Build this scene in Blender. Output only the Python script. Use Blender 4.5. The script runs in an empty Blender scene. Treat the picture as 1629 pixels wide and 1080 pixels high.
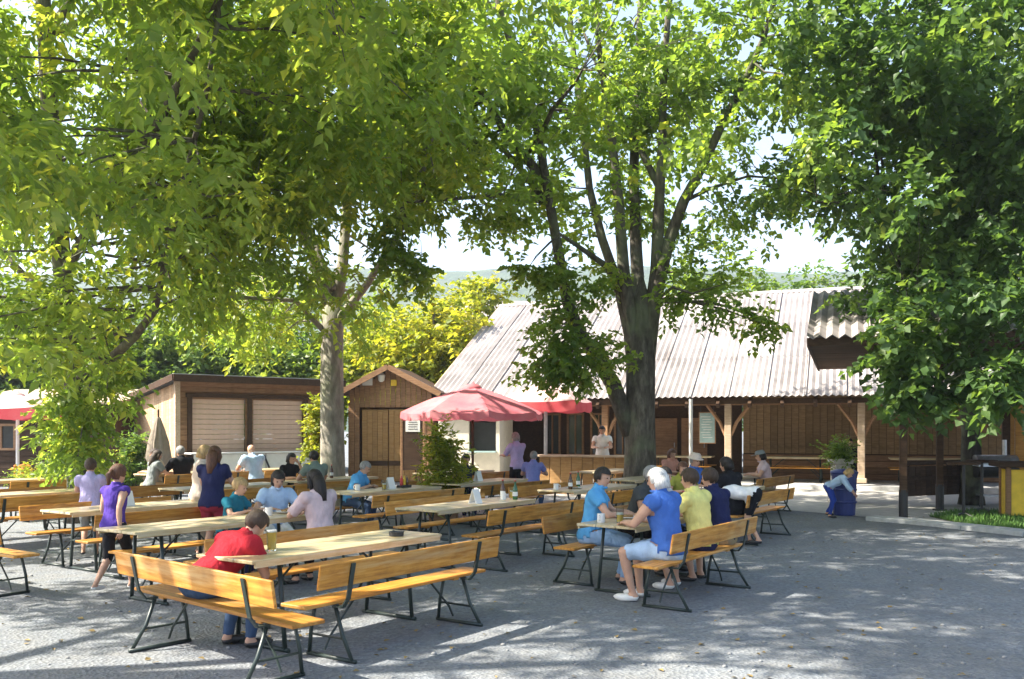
import bpy, math, random
import numpy as np
from mathutils import Vector, Matrix, noise as mnoise

random.seed(7)
RNG = np.random.default_rng(11)
S = bpy.context.scene
COL = S.collection
R = math.radians

# ------------------------------------------------------------------ camera
F, CX, HZ, CAMZ = 1450.0, 814.5, 682.0, 1.75       # focal (px of the photo), centre, horizon row, eye height
cam_d = bpy.data.cameras.new('camera')
cam = bpy.data.objects.new('camera', cam_d)
COL.objects.link(cam)
cam.location = (0, 0, CAMZ)
cam.rotation_euler = (R(90), 0, 0)
cam_d.sensor_width = 36
cam_d.lens = 36 * F / 1629
cam_d.shift_y = (HZ - 540) / 1629
cam_d.clip_end = 4000
cam_d.clip_start = 0.1
S.camera = cam

# ------------------------------------------------------------------ sky, sun, exposure
SUN = Vector((-0.67, -0.10, 0.735)).normalized()     # towards the sun
elev = math.asin(SUN.z)
azim = math.atan2(SUN.x, SUN.y)                      # clockwise from +Y
W = bpy.data.worlds.new('World')
S.world = W
W.use_nodes = True
wn = W.node_tree.nodes
wl = W.node_tree.links
wn.clear()
sky = wn.new('ShaderNodeTexSky')
sky.sky_type = 'NISHITA'
sky.sun_disc = False
sky.sun_elevation = elev
sky.sun_rotation = azim
sky.air_density = 1.0
sky.dust_density = 2.5
sky.ozone_density = 1.0
bg = wn.new('ShaderNodeBackground')
bg.inputs['Strength'].default_value = 0.12
wo = wn.new('ShaderNodeOutputWorld')
wl.new(sky.outputs[0], bg.inputs['Color'])
wl.new(bg.outputs[0], wo.inputs['Surface'])

sun_d = bpy.data.lights.new('sun', 'SUN')
sun_d.energy = 5.0
sun_d.angle = R(0.55)
sun_d.color = (1.0, 0.93, 0.80)
sun = bpy.data.objects.new('sun', sun_d)
COL.objects.link(sun)
sun.location = (0, 0, 60)
sun.rotation_euler = SUN.to_track_quat('Z', 'Y').to_euler()

S.view_settings.view_transform = 'Standard'
S.view_settings.look = 'None'
S.view_settings.exposure = 1.85
S.view_settings.gamma = 1.0
S.view_settings.use_curve_mapping = False
S.render.engine = 'CYCLES'
S.cycles.use_denoising = True
S.cycles.max_bounces = 8
S.cycles.diffuse_bounces = 4
S.cycles.transmission_bounces = 4
S.cycles.sample_clamp_indirect = 6.0

# ------------------------------------------------------------------ helpers
def px(X, d, Y=None):
    """world point seen at photo column X (row Y) at depth d"""
    x = (X - CX) / F * d
    z = 0.0 if Y is None else CAMZ + (HZ - Y) / F * d
    return Vector((x, d, z))

ORG = Vector((-1.58, 7.9, 0))
RV = Vector((0.574, 0.819, 0)).normalized()
PV = Vector((RV.y, -RV.x, 0))
def rp(r, p, z=0.0):
    v = ORG + RV * r + PV * p
    v.z = z
    return v

def rotz_of(f):
    """z rotation taking local +Y to the direction f"""
    return math.atan2(-f[0], f[1])

def smooth(me):
    me.polygons.foreach_set('use_smooth', np.ones(len(me.polygons), dtype=bool))

class MB:
    """collects shapes for one mesh object"""
    def __init__(s):
        s.v, s.f, s.m = [], [], []
    def add(s, vs, fs, mi=0):
        o = len(s.v)
        s.v += [tuple(v) for v in vs]
        for f in fs:
            s.f.append(tuple(i + o for i in f))
            s.m.append(mi)
        return s
    def box(s, c, d, rot=None, mi=0, bev=0.0):
        hx, hy, hz = d[0] / 2, d[1] / 2, d[2] / 2
        if bev <= 0:
            vs = [Vector((x * hx, y * hy, z * hz)) for z in (-1, 1) for y in (-1, 1) for x in (-1, 1)]
            fs = [(0, 2, 3, 1), (4, 5, 7, 6), (0, 1, 5, 4), (2, 6, 7, 3), (0, 4, 6, 2), (1, 3, 7, 5)]
        else:
            b = min(bev, hx * .9, hy * .9, hz * .9)
            vs, fs = [], []
            idx = {}
            for ax in range(3):
                h = [hx - b, hy - b, hz - b]
                h[ax] = (hx, hy, hz)[ax]
                for sx in (-1, 1):
                    for sy in (-1, 1):
                        for sz in (-1, 1):
                            idx[(ax, sx, sy, sz)] = len(vs)
                            vs.append(Vector((sx * h[0], sy * h[1], sz * h[2])))
            I = idx
            for sg in (-1, 1):
                fs.append([I[(0, sg, a, c_)] for a, c_ in ((-1, -1), (1, -1), (1, 1), (-1, 1))][::sg])
                fs.append([I[(1, a, sg, c_)] for a, c_ in ((-1, -1), (-1, 1), (1, 1), (1, -1))][::sg])
                fs.append([I[(2, a, c_, sg)] for a, c_ in ((-1, -1), (1, -1), (1, 1), (-1, 1))][::sg])
            for sx in (-1, 1):
                for sy in (-1, 1):
                    q = [I[(0, sx, sy, -1)], I[(1, sx, sy, -1)], I[(1, sx, sy, 1)], I[(0, sx, sy, 1)]]
                    fs.append(q if sx * sy > 0 else q[::-1])
                for sz in (-1, 1):
                    q = [I[(0, sx, -1, sz)], I[(0, sx, 1, sz)], I[(2, sx, 1, sz)], I[(2, sx, -1, sz)]]
                    fs.append(q if sx * sz > 0 else q[::-1])
            for sy in (-1, 1):
                for sz in (-1, 1):
                    q = [I[(1, -1, sy, sz)], I[(2, -1, sy, sz)], I[(2, 1, sy, sz)], I[(1, 1, sy, sz)]]
                    fs.append(q if sy * sz > 0 else q[::-1])
            for sx in (-1, 1):
                for sy in (-1, 1):
                    for sz in (-1, 1):
                        q = [I[(0, sx, sy, sz)], I[(1, sx, sy, sz)], I[(2, sx, sy, sz)]]
                        fs.append(q if sx * sy * sz > 0 else q[::-1])
        if rot is not None:
            M = rot if isinstance(rot, Matrix) else Matrix.Rotation(rot, 3, 'Z')
            vs = [M @ v for v in vs]
        c = Vector(c)
        return s.add([v + c for v in vs], fs, mi)
    def tube(s, pts, rad, n=8, mi=0, cap=True, wob=0.0):
        pts = [Vector(p) for p in pts]
        if not hasattr(rad, '__len__'):
            rad = [rad] * len(pts)
        vs, fs = [], []
        t0 = (pts[1] - pts[0]).normalized()
        ref = Vector((0, 0, 1)) if abs(t0.z) < .9 else Vector((1, 0, 0))
        a = t0.cross(ref).normalized()
        for i, p in enumerate(pts):
            t = (pts[min(i + 1, len(pts) - 1)] - pts[max(i - 1, 0)]).normalized()
            a = (a - t * a.dot(t)).normalized()
            b = t.cross(a)
            for k in range(n):
                an = 2 * math.pi * k / n
                r = rad[i]
                if wob:
                    r *= 1 + wob * mnoise.noise(Vector((p.x * 2 + math.cos(an) * 1.3, p.y * 2 + math.sin(an) * 1.3, p.z * 1.3)))
                vs.append(p + a * (math.cos(an) * r) + b * (math.sin(an) * r))
        for i in range(len(pts) - 1):
            for k in range(n):
                k2 = (k + 1) % n
                fs.append((i * n + k, i * n + k2, (i + 1) * n + k2, (i + 1) * n + k))
        if cap:
            fs.append(tuple(range(n))[::-1])
            fs.append(tuple((len(pts) - 1) * n + k for k in range(n)))
        return s.add(vs, fs, mi)
    def lathe(s, prof, n=16, c=(0, 0, 0), mi=0):
        vs, fs = [], []
        c = Vector(c)
        for (r, z) in prof:
            for k in range(n):
                a = 2 * math.pi * k / n
                vs.append(c + Vector((r * math.cos(a), r * math.sin(a), z)))
        for i in range(len(prof) - 1):
            for k in range(n):
                k2 = (k + 1) % n
                fs.append((i * n + k, i * n + k2, (i + 1) * n + k2, (i + 1) * n + k))
        fs.append(tuple(range(n))[::-1])
        fs.append(tuple((len(prof) - 1) * n + k for k in range(n)))
        return s.add(vs, fs, mi)
    def ball(s, c, r, n=10, mi=0, rot=None):
        if not hasattr(r, '__len__'):
            r = (r, r, r)
        c = Vector(c)
        vs, fs = [], []
        m = max(4, n // 2 + 1)
        for i in range(1, m):
            th = math.pi * i / m
            for k in range(n):
                a = 2 * math.pi * k / n
                v = Vector((r[0] * math.sin(th) * math.cos(a), r[1] * math.sin(th) * math.sin(a), r[2] * math.cos(th)))
                vs.append(v)
        top, bot = len(vs), len(vs) + 1
        vs += [Vector((0, 0, r[2])), Vector((0, 0, -r[2]))]
        if rot is not None:
            vs = [rot @ v for v in vs]
        vs = [v + c for v in vs]
        for i in range(m - 2):
            for k in range(n):
                k2 = (k + 1) % n
                fs.append((i * n + k, (i + 1) * n + k, (i + 1) * n + k2, i * n + k2))
        for k in range(n):
            k2 = (k + 1) % n
            fs.append((top, k, k2))
            fs.append((bot, (m - 2) * n + k2, (m - 2) * n + k))
        return s.add(vs, fs, mi)
    def mesh(s, name, mats, sm=False):
        me = bpy.data.meshes.new(name)
        me.from_pydata(s.v, [], s.f)
        if not isinstance(mats, (list, tuple)):
            mats = [mats]
        for m in mats:
            me.materials.append(m)
        if len(mats) > 1:
            me.polygons.foreach_set('material_index', s.m)
        if sm:
            smooth(me)
        me.update()
        return me
    def build(s, name, mats, parent=None, sm=False, loc=None):
        return link(name, s.mesh(name, mats, sm), parent, loc)

def link(name, me, parent=None, loc=None, rot=None):
    o = bpy.data.objects.new(name, me)
    COL.objects.link(o)
    if parent is not None:
        o.parent = parent
    if loc is not None:
        o.location = loc
    if rot is not None:
        o.rotation_euler = rot
    return o

def tag(o, label, cat, group=None):
    o['label'] = label
    o['category'] = cat
    if group:
        o['group'] = group
    return o

def thing(name, label, cat, loc=(0, 0, 0), rz=0.0, group=None):
    o = bpy.data.objects.new(name, None)
    o.empty_display_size = .2
    COL.objects.link(o)
    o.location = loc
    o.rotation_euler = (0, 0, rz)
    return tag(o, label, cat, group)

KIDS = {}
def copy_tree(o, parent=None):
    c = o.copy()
    COL.objects.link(c)
    if parent is not None:
        c.parent = parent
    for ch in o.children:
        copy_tree(ch, c)
    return c

# ------------------------------------------------------------------ materials
MATS = {}
def newmat(name):
    m = bpy.data.materials.new(name)
    m.use_nodes = True
    nt = m.node_tree
    for n in list(nt.nodes):
        nt.nodes.remove(n)
    out = nt.nodes.new('ShaderNodeOutputMaterial')
    MATS[name] = m
    return m, nt, out

def ramp(nt, fac, stops):
    r = nt.nodes.new('ShaderNodeValToRGB')
    el = r.color_ramp.elements
    while len(el) < len(stops):
        el.new(0.5)
    for e, (p, c) in zip(el, stops):
        e.position = p
        e.color = (*c, 1)
    nt.links.new(fac, r.inputs[0])
    return r.outputs[0]

def coords(nt, kind='Object', scale=(1, 1, 1)):
    t = nt.nodes.new('ShaderNodeTexCoord')
    mp = nt.nodes.new('ShaderNodeMapping')
    mp.inputs['Scale'].default_value = scale
    nt.links.new(t.outputs[kind], mp.inputs[0])
    return mp.outputs[0]

def nz(nt, vec, scale, detail=4, rough=.55):
    n = nt.nodes.new('ShaderNodeTexNoise')
    n.inputs['Scale'].default_value = scale
    n.inputs['Detail'].default_value = detail
    n.inputs['Roughness'].default_value = rough
    if vec is not None:
        nt.links.new(vec, n.inputs['Vector'])
    return n.outputs['Fac']

def mixc(nt, fac, a, b, mode='MIX'):
    m = nt.nodes.new('ShaderNodeMix')
    m.data_type = 'RGBA'
    m.blend_type = mode
    for s_, v in ((0, fac), (6, a), (7, b)):
        if hasattr(v, 'is_linked') or hasattr(v, 'links'):
            nt.links.new(v, m.inputs[s_])
        elif s_ == 0:
            m.inputs[0].default_value = v
        else:
            m.inputs[s_].default_value = (*v, 1)
    return m.outputs[2]

def bump(nt, h, strength=.3, dist=.01):
    b = nt.nodes.new('ShaderNodeBump')
    b.inputs['Strength'].default_value = strength
    b.inputs['Distance'].default_value = dist
    nt.links.new(h, b.inputs['Height'])
    return b.outputs[0]

def principled(nt, out, col, rough=.6, spec=.5, metal=0.0, normal=None, coat=0.0):
    p = nt.nodes.new('ShaderNodeBsdfPrincipled')
    if hasattr(col, 'links'):
        nt.links.new(col, p.inputs['Base Color'])
    else:
        p.inputs['Base Color'].default_value = (*col, 1)
    if hasattr(rough, 'links'):
        nt.links.new(rough, p.inputs['Roughness'])
    else:
        p.inputs['Roughness'].default_value = rough
    p.inputs['Specular IOR Level'].default_value = spec
    p.inputs['Metallic'].default_value = metal
    p.inputs['Coat Weight'].default_value = coat
    p.inputs['Coat Roughness'].default_value = .2
    if normal is not None:
        nt.links.new(normal, p.inputs['Normal'])
    if out is not None:
        nt.links.new(p.outputs[0], out.inputs[0])
    return p

def plain(name, col, rough=.6, spec=.4, metal=0.0, var=.25, scale=6.0):
    if name in MATS:
        return MATS[name]
    m, nt, out = newmat(name)
    v = coords(nt)
    n = nz(nt, v, scale, 5)
    c = ramp(nt, n, [(.3, tuple(x * (1 - var) for x in col)), (.7, tuple(min(1, x * (1 + var)) for x in col))])
    principled(nt, out, c, rough, spec, metal)
    return m

def wood(name, c1, c2, c3, scale=(1.2, 14, 14), rough=.55, spec=.4, coat=0.0, bumps=.15, objvar=.18, worn=None):
    m, nt, out = newmat(name)
    v = coords(nt, 'Object', scale)
    oi = nt.nodes.new('ShaderNodeObjectInfo')
    add = nt.nodes.new('ShaderNodeVectorMath')
    add.operation = 'ADD'
    mul = nt.nodes.new('ShaderNodeVectorMath')
    mul.operation = 'SCALE'
    cmb = nt.nodes.new('ShaderNodeCombineXYZ')
    for k in range(3):
        nt.links.new(oi.outputs['Random'], cmb.inputs[k])
    nt.links.new(cmb.outputs[0], mul.inputs[0])
    mul.inputs['Scale'].default_value = 37.0
    nt.links.new(v, add.inputs[0])
    nt.links.new(mul.outputs[0], add.inputs[1])
    g = nz(nt, add.outputs[0], 2.2, 6, .6)
    c = ramp(nt, g, [(.28, c1), (.5, c2), (.72, c3)])
    w = nz(nt, coords(nt, 'Object', (1, 1, 1)), 3.0, 5, .65)
    c = mixc(nt, ramp(nt, w, [(.5, (0, 0, 0)), (.75, (.5, .5, .5))]), c, tuple(x * .55 for x in c1))
    if worn:
        w2 = nz(nt, add.outputs[0], .55, 6, .7)
        c = mixc(nt, ramp(nt, w2, [(.52, (0, 0, 0)), (.68, (.55, .55, .55))]), c, worn)
    hs = nt.nodes.new('ShaderNodeHueSaturation')
    mr = nt.nodes.new('ShaderNodeMapRange')
    mr.inputs['To Min'].default_value = 1 - objvar
    mr.inputs['To Max'].default_value = 1 + objvar
    nt.links.new(oi.outputs['Random'], mr.inputs[0])
    nt.links.new(mr.outputs[0], hs.inputs['Value'])
    nt.links.new(c, hs.inputs['Color'])
    principled(nt, out, hs.outputs[0], rough, spec, 0, bump(nt, g, bumps, .004), coat)
    return m

M_BENCH = wood('orange_varnished_wood', (.27, .10, .018), (.50, .215, .03), (.64, .33, .07), rough=.52, spec=.35, coat=.08, objvar=.3, worn=(.42, .31, .17))
M_TOP = wood('worn_table_wood', (.40, .28, .12), (.53, .42, .23), (.62, .54, .36), rough=.36, spec=.6, coat=.4, objvar=.12, worn=(.40, .37, .31))
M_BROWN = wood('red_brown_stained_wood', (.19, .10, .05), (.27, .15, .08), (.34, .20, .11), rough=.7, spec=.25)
M_DARKWOOD = wood('dark_brown_wood', (.035, .02, .012), (.06, .034, .02), (.085, .05, .03), rough=.75, spec=.2)
M_TAN = wood('tan_wood', (.24, .13, .05), (.33, .19, .075), (.40, .25, .11), rough=.7, spec=.25)
M_PORCH = wood('brown_porch_boards', (.18, .115, .055), (.25, .165, .085), (.31, .21, .115), rough=.75, spec=.2)
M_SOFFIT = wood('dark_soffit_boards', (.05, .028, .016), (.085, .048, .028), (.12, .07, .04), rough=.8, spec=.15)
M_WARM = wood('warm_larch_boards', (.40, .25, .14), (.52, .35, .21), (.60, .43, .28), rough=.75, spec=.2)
M_PALEWOOD = wood('pale_weathered_wood', (.34, .24, .16), (.44, .33, .23), (.52, .41, .30), rough=.75, spec=.2)
M_ORANGEWOOD = wood('orange_larch_wood', (.36, .15, .025), (.48, .22, .04), (.55, .29, .07), rough=.6, spec=.3)
M_STEEL = plain('dark_green_steel', (.018, .03, .026), .42, .5, .0, .2)
M_BLACK = plain('black_metal', (.02, .02, .022), .4, .5)
M_GREYM = plain('grey_metal', (.42, .43, .45), .35, .5, .7)
M_SHUT = plain('cream_shutter_slat', (.60, .42, .33), .55, .3, 0, .08)
M_WHITE = plain('white_paint', (.74, .73, .70), .5, .4, 0, .06)
M_CREAM = plain('cream_render', (.66, .60, .50), .85, .2, 0, .08)
M_GLASSY = plain('dark_window_glass', (.02, .025, .03), .08, .6)
M_TEAL = plain('pale_teal_board', (.30, .42, .42), .6, .3, 0, .15)
M_STONE = plain('pale_stone', (.46, .42, .36), .85, .2, 0, .2, 14)
M_KERB = plain('concrete_kerb', (.46, .46, .45), .85, .2, 0, .15, 9)
M_TERRA = plain('terracotta', (.50, .20, .08), .7, .3, 0, .15)
M_BLUEBIN = plain('dark_blue_plastic', (.02, .035, .16), .4, .5, 0, .12)
M_YELLOW = plain('yellow_paint', (.72, .47, .03), .5, .4, 0, .15)
M_REDP = plain('red_paint', (.5, .05, .04), .5, .4, 0, .1)

# bark
def bark(name, a, b, c):
    m, nt, out = newmat(name)
    v = coords(nt, 'Object', (1, 1, .28))
    n1 = nz(nt, v, 11, 8, .65)
    n2 = nz(nt, coords(nt), 2.0, 4)
    col = ramp(nt, n1, [(.3, a), (.52, b), (.72, c)])
    col = mixc(nt, ramp(nt, n2, [(.48, (0, 0, 0)), (.68, (.7, .7, .7))]), col, (.17, .19, .115))
    principled(nt, out, col, .9, .15, 0, bump(nt, n1, .8, .03))
    return m
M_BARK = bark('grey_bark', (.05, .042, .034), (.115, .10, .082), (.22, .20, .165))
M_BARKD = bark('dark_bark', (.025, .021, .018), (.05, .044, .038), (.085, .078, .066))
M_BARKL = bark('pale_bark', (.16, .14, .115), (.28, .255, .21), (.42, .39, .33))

def leafmat(name, stops, trans=(.30, .42, .03), tw=.45):
    m, nt, out = newmat(name)
    at = nt.nodes.new('ShaderNodeAttribute')
    at.attribute_name = 'tint'
    col = ramp(nt, at.outputs['Fac'], stops)
    p = principled(nt, None, col, .42, .35)
    tr = nt.nodes.new('ShaderNodeBsdfTranslucent')
    tc = mixc(nt, 1.0, col, trans, 'MULTIPLY')
    g = nt.nodes.new('ShaderNodeMix')
    g.data_type = 'RGBA'
    g.blend_type = 'MULTIPLY'
    g.inputs[0].default_value = 1.0
    nt.links.new(col, g.inputs[6])
    g.inputs[7].default_value = (*trans, 1)
    nt.links.new(g.outputs[2], tr.inputs['Color'])
    mx = nt.nodes.new('ShaderNodeMixShader')
    mx.inputs[0].default_value = tw
    nt.links.new(p.outputs[0], mx.inputs[1])
    nt.links.new(tr.outputs[0], mx.inputs[2])
    nt.links.new(mx.outputs[0], out.inputs[0])
    return m
# reflected colour by tint; transmitted colour = that colour times "trans" (leaves pass more yellow light)
M_LEAFA = leafmat('ash_leaf', [(0, (.085, .145, .035)), (.45, (.135, .205, .048)), (.85, (.19, .24, .055)), (1, (.31, .33, .065))], (2.9, 2.7, 1.1), .52)
M_LEAFB = leafmat('maple_leaf', [(0, (.075, .13, .034)), (.45, (.125, .195, .046)), (.85, (.18, .235, .05)), (1, (.33, .33, .06))], (2.9, 2.7, 1.1), .52)
M_LEAFC = leafmat('dark_maple_leaf', [(0, (.042, .085, .03)), (.5, (.072, .13, .042)), (.9, (.135, .20, .05)), (1, (.26, .28, .06))], (2.8, 2.6, 1.1), .46)
M_LEAFY = leafmat('yellow_green_leaf', [(0, (.10, .15, .02)), (.5, (.20, .24, .028)), (1, (.36, .33, .05))], (2.2, 2.0, .9), .5)
M_LEAFG = leafmat('bush_leaf', [(0, (.06, .12, .025)), (.5, (.11, .18, .035)), (1, (.20, .25, .06))], (2.4, 2.2, .9), .45)

def gravelmat():
    m, nt, out = newmat('gravel')
    v = coords(nt, 'Object')
    vo = nt.nodes.new('ShaderNodeTexVoronoi')
    vo.inputs['Scale'].default_value = 34
    nt.links.new(v, vo.inputs['Vector'])
    big = nz(nt, v, .45, 5, .6)
    mid = nz(nt, v, 3.2, 6, .7)
    fine = nz(nt, v, 60, 3, .7)
    c = ramp(nt, vo.outputs['Color'], [(0, (.115, .127, .145)), (.5, (.175, .19, .21)), (1, (.245, .26, .275))])
    c = mixc(nt, ramp(nt, mid, [(.42, (0, 0, 0)), (.66, (.6, .6, .6))]), c, (.205, .20, .19))
    c = mixc(nt, ramp(nt, big, [(.45, (0, 0, 0)), (.65, (.45, .45, .45))]), c, (.125, .13, .135))
    c = mixc(nt, ramp(nt, fine, [(.3, (.2, .2, .2)), (.45, (0, 0, 0))]), c, (.07, .07, .068))
    h = nt.nodes.new('ShaderNodeMath')
    h.operation = 'ADD'
    nt.links.new(vo.outputs['Distance'], h.inputs[0])
    nt.links.new(mid, h.inputs[1])
    principled(nt, out, c, .95, .15, 0, bump(nt, h.outputs[0], .55, .02))
    return m
M_GRAVEL = gravelmat()

def roofmat():
    m, nt, out = newmat('fibre_cement_roof')
    v = coords(nt, 'Generated')
    oi = nt.nodes.new('ShaderNodeObjectInfo')
    g = nt.nodes.new('ShaderNodeNewGeometry')
    n1 = nz(nt, g.outputs['Position'], .9, 6, .65)
    n2 = nz(nt, g.outputs['Position'], 9, 5, .7)
    c = ramp(nt, n1, [(.3, (.21, .185, .175)), (.5, (.31, .28, .27)), (.7, (.375, .35, .335))])
    c = mixc(nt, ramp(nt, n2, [(.55, (0, 0, 0)), (.75, (.6, .6, .6))]), c, (.17, .15, .13))
    hs = nt.nodes.new('ShaderNodeHueSaturation')
    mr = nt.nodes.new('ShaderNodeMapRange')
    mr.inputs['To Min'].default_value = .84
    mr.inputs['To Max'].default_value = 1.12
    nt.links.new(oi.outputs['Random'], mr.inputs[0])
    nt.links.new(mr.outputs[0], hs.inputs['Value'])
    nt.links.new(c, hs.inputs['Color'])
    principled(nt, out, hs.outputs[0], .85, .2, 0, bump(nt, n2, .2, .01))
    return m
M_ROOF = roofmat()

def fabric(name, col, tw=.25, var=.16, scale=5, sheen=True):
    if name in MATS:
        return MATS[name]
    m, nt, out = newmat(name)
    v = coords(nt)
    n = nz(nt, v, scale, 6, .6)
    c = ramp(nt, n, [(.3, tuple(x * (1 - var) for x in col)), (.7, tuple(min(.95, x * (1 + var)) for x in col))])
    fb = nz(nt, coords(nt, 'Object', (1, 1, .45)), 10, 4, .6)
    p = principled(nt, None, c, .9, .15, 0, bump(nt, fb, .9, .035))
    if tw > 0:
        tr = nt.nodes.new('ShaderNodeBsdfTranslucent')
        nt.links.new(c, tr.inputs['Color'])
        mx = nt.nodes.new('ShaderNodeMixShader')
        mx.inputs[0].default_value = tw
        nt.links.new(p.outputs[0], mx.inputs[1])
        nt.links.new(tr.outputs[0], mx.inputs[2])
        nt.links.new(mx.outputs[0], out.inputs[0])
    else:
        nt.links.new(p.outputs[0], out.inputs[0])
    return m

def cloth(name, col):
    return fabric('cloth_' + name, col, 0.0, .14, 7)

def skinmat(name, col):
    m, nt, out = newmat(name)
    n = nz(nt, coords(nt), 9, 4)
    c = ramp(nt, n, [(.3, tuple(x * .88 for x in col)), (.7, tuple(x * 1.08 for x in col))])
    p = principled(nt, out, c, .5, .35)
    p.inputs['Subsurface Weight'].default_value = .08
    p.inputs['Subsurface Radius'].default_value = (.01, .004, .002)
    return m
SKIN = skinmat('fair_skin', (.54, .31, .21))
SKIN2 = skinmat('tanned_skin', (.42, .225, .14))
M_EYE = plain('eye', (.02, .015, .012), .2, .6)
M_LIP = plain('lip', (.36, .13, .11), .5, .3)
def hairmat(name, col):
    m, nt, out = newmat(name)
    n = nz(nt, coords(nt, 'Object', (60, 60, 7)), 1.6, 4, .7)
    c = ramp(nt, n, [(.3, tuple(x * .45 for x in col)), (.55, col), (.75, tuple(min(.9, x * 1.6) for x in col))])
    principled(nt, out, c, .5, .35, 0, bump(nt, n, .9, .012))
    return m
HAIR = {
    'brown': hairmat('brown_hair', (.055, .032, .018)),
    'dark': hairmat('dark_hair', (.016, .011, .009)),
    'grey': hairmat('grey_hair', (.27, .26, .25)),
    'white': hairmat('white_hair', (.66, .64, .60)),
    'blond': hairmat('blond_hair', (.42, .28, .12)),
    'auburn': hairmat('auburn_hair', (.11, .045, .022)),
}

# ------------------------------------------------------------------ ground
def ground_sheet(name, x0, x1, y0, y1, z, mat, nx=1, ny=1, kind='structure', amp=0.0):
    mb = MB()
    vs, fs = [], []
    for j in range(ny + 1):
        for i in range(nx + 1):
            x, y = x0 + (x1 - x0) * i / nx, y0 + (y1 - y0) * j / ny
            h = amp * mnoise.noise(Vector((x * .5, y * .5, 0))) if amp else 0
            vs.append((x, y, z + h))
    for j in range(ny):
        for i in range(nx):
            a = j * (nx + 1) + i
            fs.append((a, a + 1, a + nx + 2, a + nx + 1))
    mb.add(vs, fs)
    o = mb.build(name, mat, sm=True)
    o['kind'] = kind
    return o
ground_sheet('ground', -845, 845, -45, 945, 0, M_GRAVEL)

# ------------------------------------------------------------------ far hill, far buildings
def hills():
    mb = MB()
    n, m = 90, 10
    vs, fs = [], []
    for j in range(m + 1):
        for i in range(n + 1):
            x = -700 + 1400 * i / n
            y = 520 + 400 * j / m
            t = j / m
            h = (146 + 12 * mnoise.noise(Vector((x * .006, 3.1, 0))) + 5 * mnoise.noise(Vector((x * .03, 1, 0)))) * math.sin(min(t * 1.25, 1) * math.pi / 2)
            h += 3 * mnoise.noise(Vector((x * .05, y * .05, 0)))
            vs.append((x, y, h - .5))
    for j in range(m):
        for i in range(n):
            a = j * (n + 1) + i
            fs.append((a, a + 1, a + n + 2, a + n + 1))
    mb.add(vs, fs)
    mt, nt, out = newmat('wooded_hillside')
    g = nt.nodes.new('ShaderNodeNewGeometry')
    n1 = nz(nt, g.outputs['Position'], .05, 8, .7)
    n2 = nz(nt, g.outputs['Position'], .25, 4, .7)
    c = ramp(nt, n1, [(.35, (.03, .06, .03)), (.5, (.05, .09, .04)), (.65, (.10, .13, .05))])
    principled(nt, out, c, .95, .05, 0, bump(nt, n2, 1.0, 6))
    o = mb.build('hill', mt, sm=True)
    o['kind'] = 'structure'
hills()

# ------------------------------------------------------------------ barn with the long pale roof
BU = Vector((.940, -.342, 0)).normalized()
BV = Vector((-BU.y, BU.x, 0))
BP = Vector((-2.76, 30.5, 0))
def bw(l, w, z=0.0):
    v = BP + BU * l + BV * w
    v.z = z
    return v
B_ROT = math.atan2(BU.y, BU.x)

def corr_mesh(name, w, l, waves, amp, mat, thick=.012, per=4):
    """corrugated sheet, width along x, length along y"""
    n = waves * per
    vs, fs = [], []
    for t in (0, 1):
        for j in (0, 1):
            for i in range(n + 1):
                vs.append((w * i / n, l * j, amp * math.cos(2 * math.pi * i / per) - t * thick))
    st = n + 1
    for i in range(n):
        fs.append((i, i + 1, st + i + 1, st + i))
        fs.append((2 * st + i, 3 * st + i, 3 * st + i + 1, 2 * st + i + 1))
        fs.append((i, 2 * st + i, 2 * st + i + 1, i + 1))
        fs.append((st + i, st + i + 1, 3 * st + i + 1, 3 * st + i))
    fs.append((0, st, 3 * st, 2 * st))
    fs.append((n, 2 * st + n, 3 * st + n, st + n))
    mb = MB()
    mb.add(vs, fs)
    return mb.mesh(name, mat, sm=False)

def boards(parent, origin, du, width, height, bwid, mat, name='plank', vertical=True, gap=.012, thick=.025, z0=0.0, top=None, holes=()):
    """row of separate boards in the plane through origin along du; shares one mesh per size. top(u) limits the height."""
    nrm = Vector((du.y, -du.x, 0))
    n = max(1, round((width if vertical else height) / bwid))
    cache = {}
    rz = math.atan2(du.y, du.x)
    for i in range(n):
        if vertical:
            b = width / n
            u = (i + .5) * b
            h1 = height if top is None else top(u)
            segs = [(z0, h1)]
            for (ha, hb, za, zb) in holes:
                if ha < u < hb:
                    ns = []
                    for (a, c) in segs:
                        if za > a:
                            ns.append((a, min(za, c)))
                        if zb < c:
                            ns.append((max(zb, a), c))
                    segs = ns
            for (a, c) in segs:
                if c - a < .03:
                    continue
                key = round(c - a, 2)
                if key not in cache:
                    cache[key] = MB().box((0, 0, 0), (b - gap, thick, key), bev=.004).mesh(name, mat)
                o = link(name, cache[key], parent, origin + du * u + Vector((0, 0, (a + c) / 2)) + nrm * random.uniform(0, .006), (0, 0, rz))
        else:
            b = height / n
            zc = z0 + (i + .5) * b
            segs = [(0, width)]
            for (ha, hb, za, zb) in holes:
                if za < zc < zb:
                    ns = []
                    for (a, c) in segs:
                        if ha > a:
                            ns.append((a, min(ha, c)))
                        if hb < c:
                            ns.append((max(hb, a), c))
                    segs = ns
            for (a, c) in segs:
                if c - a < .03:
                    continue
                key = round(c - a, 2)
                if key not in cache:
                    cache[key] = MB().box((0, 0, 0), (key, thick, b - gap), bev=.004).mesh(name, mat)
                link(name, cache[key], parent, origin + du * ((a + c) / 2) + Vector((0, 0, zc)) + nrm * random.uniform(0, .006), (0, 0, rz))

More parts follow.
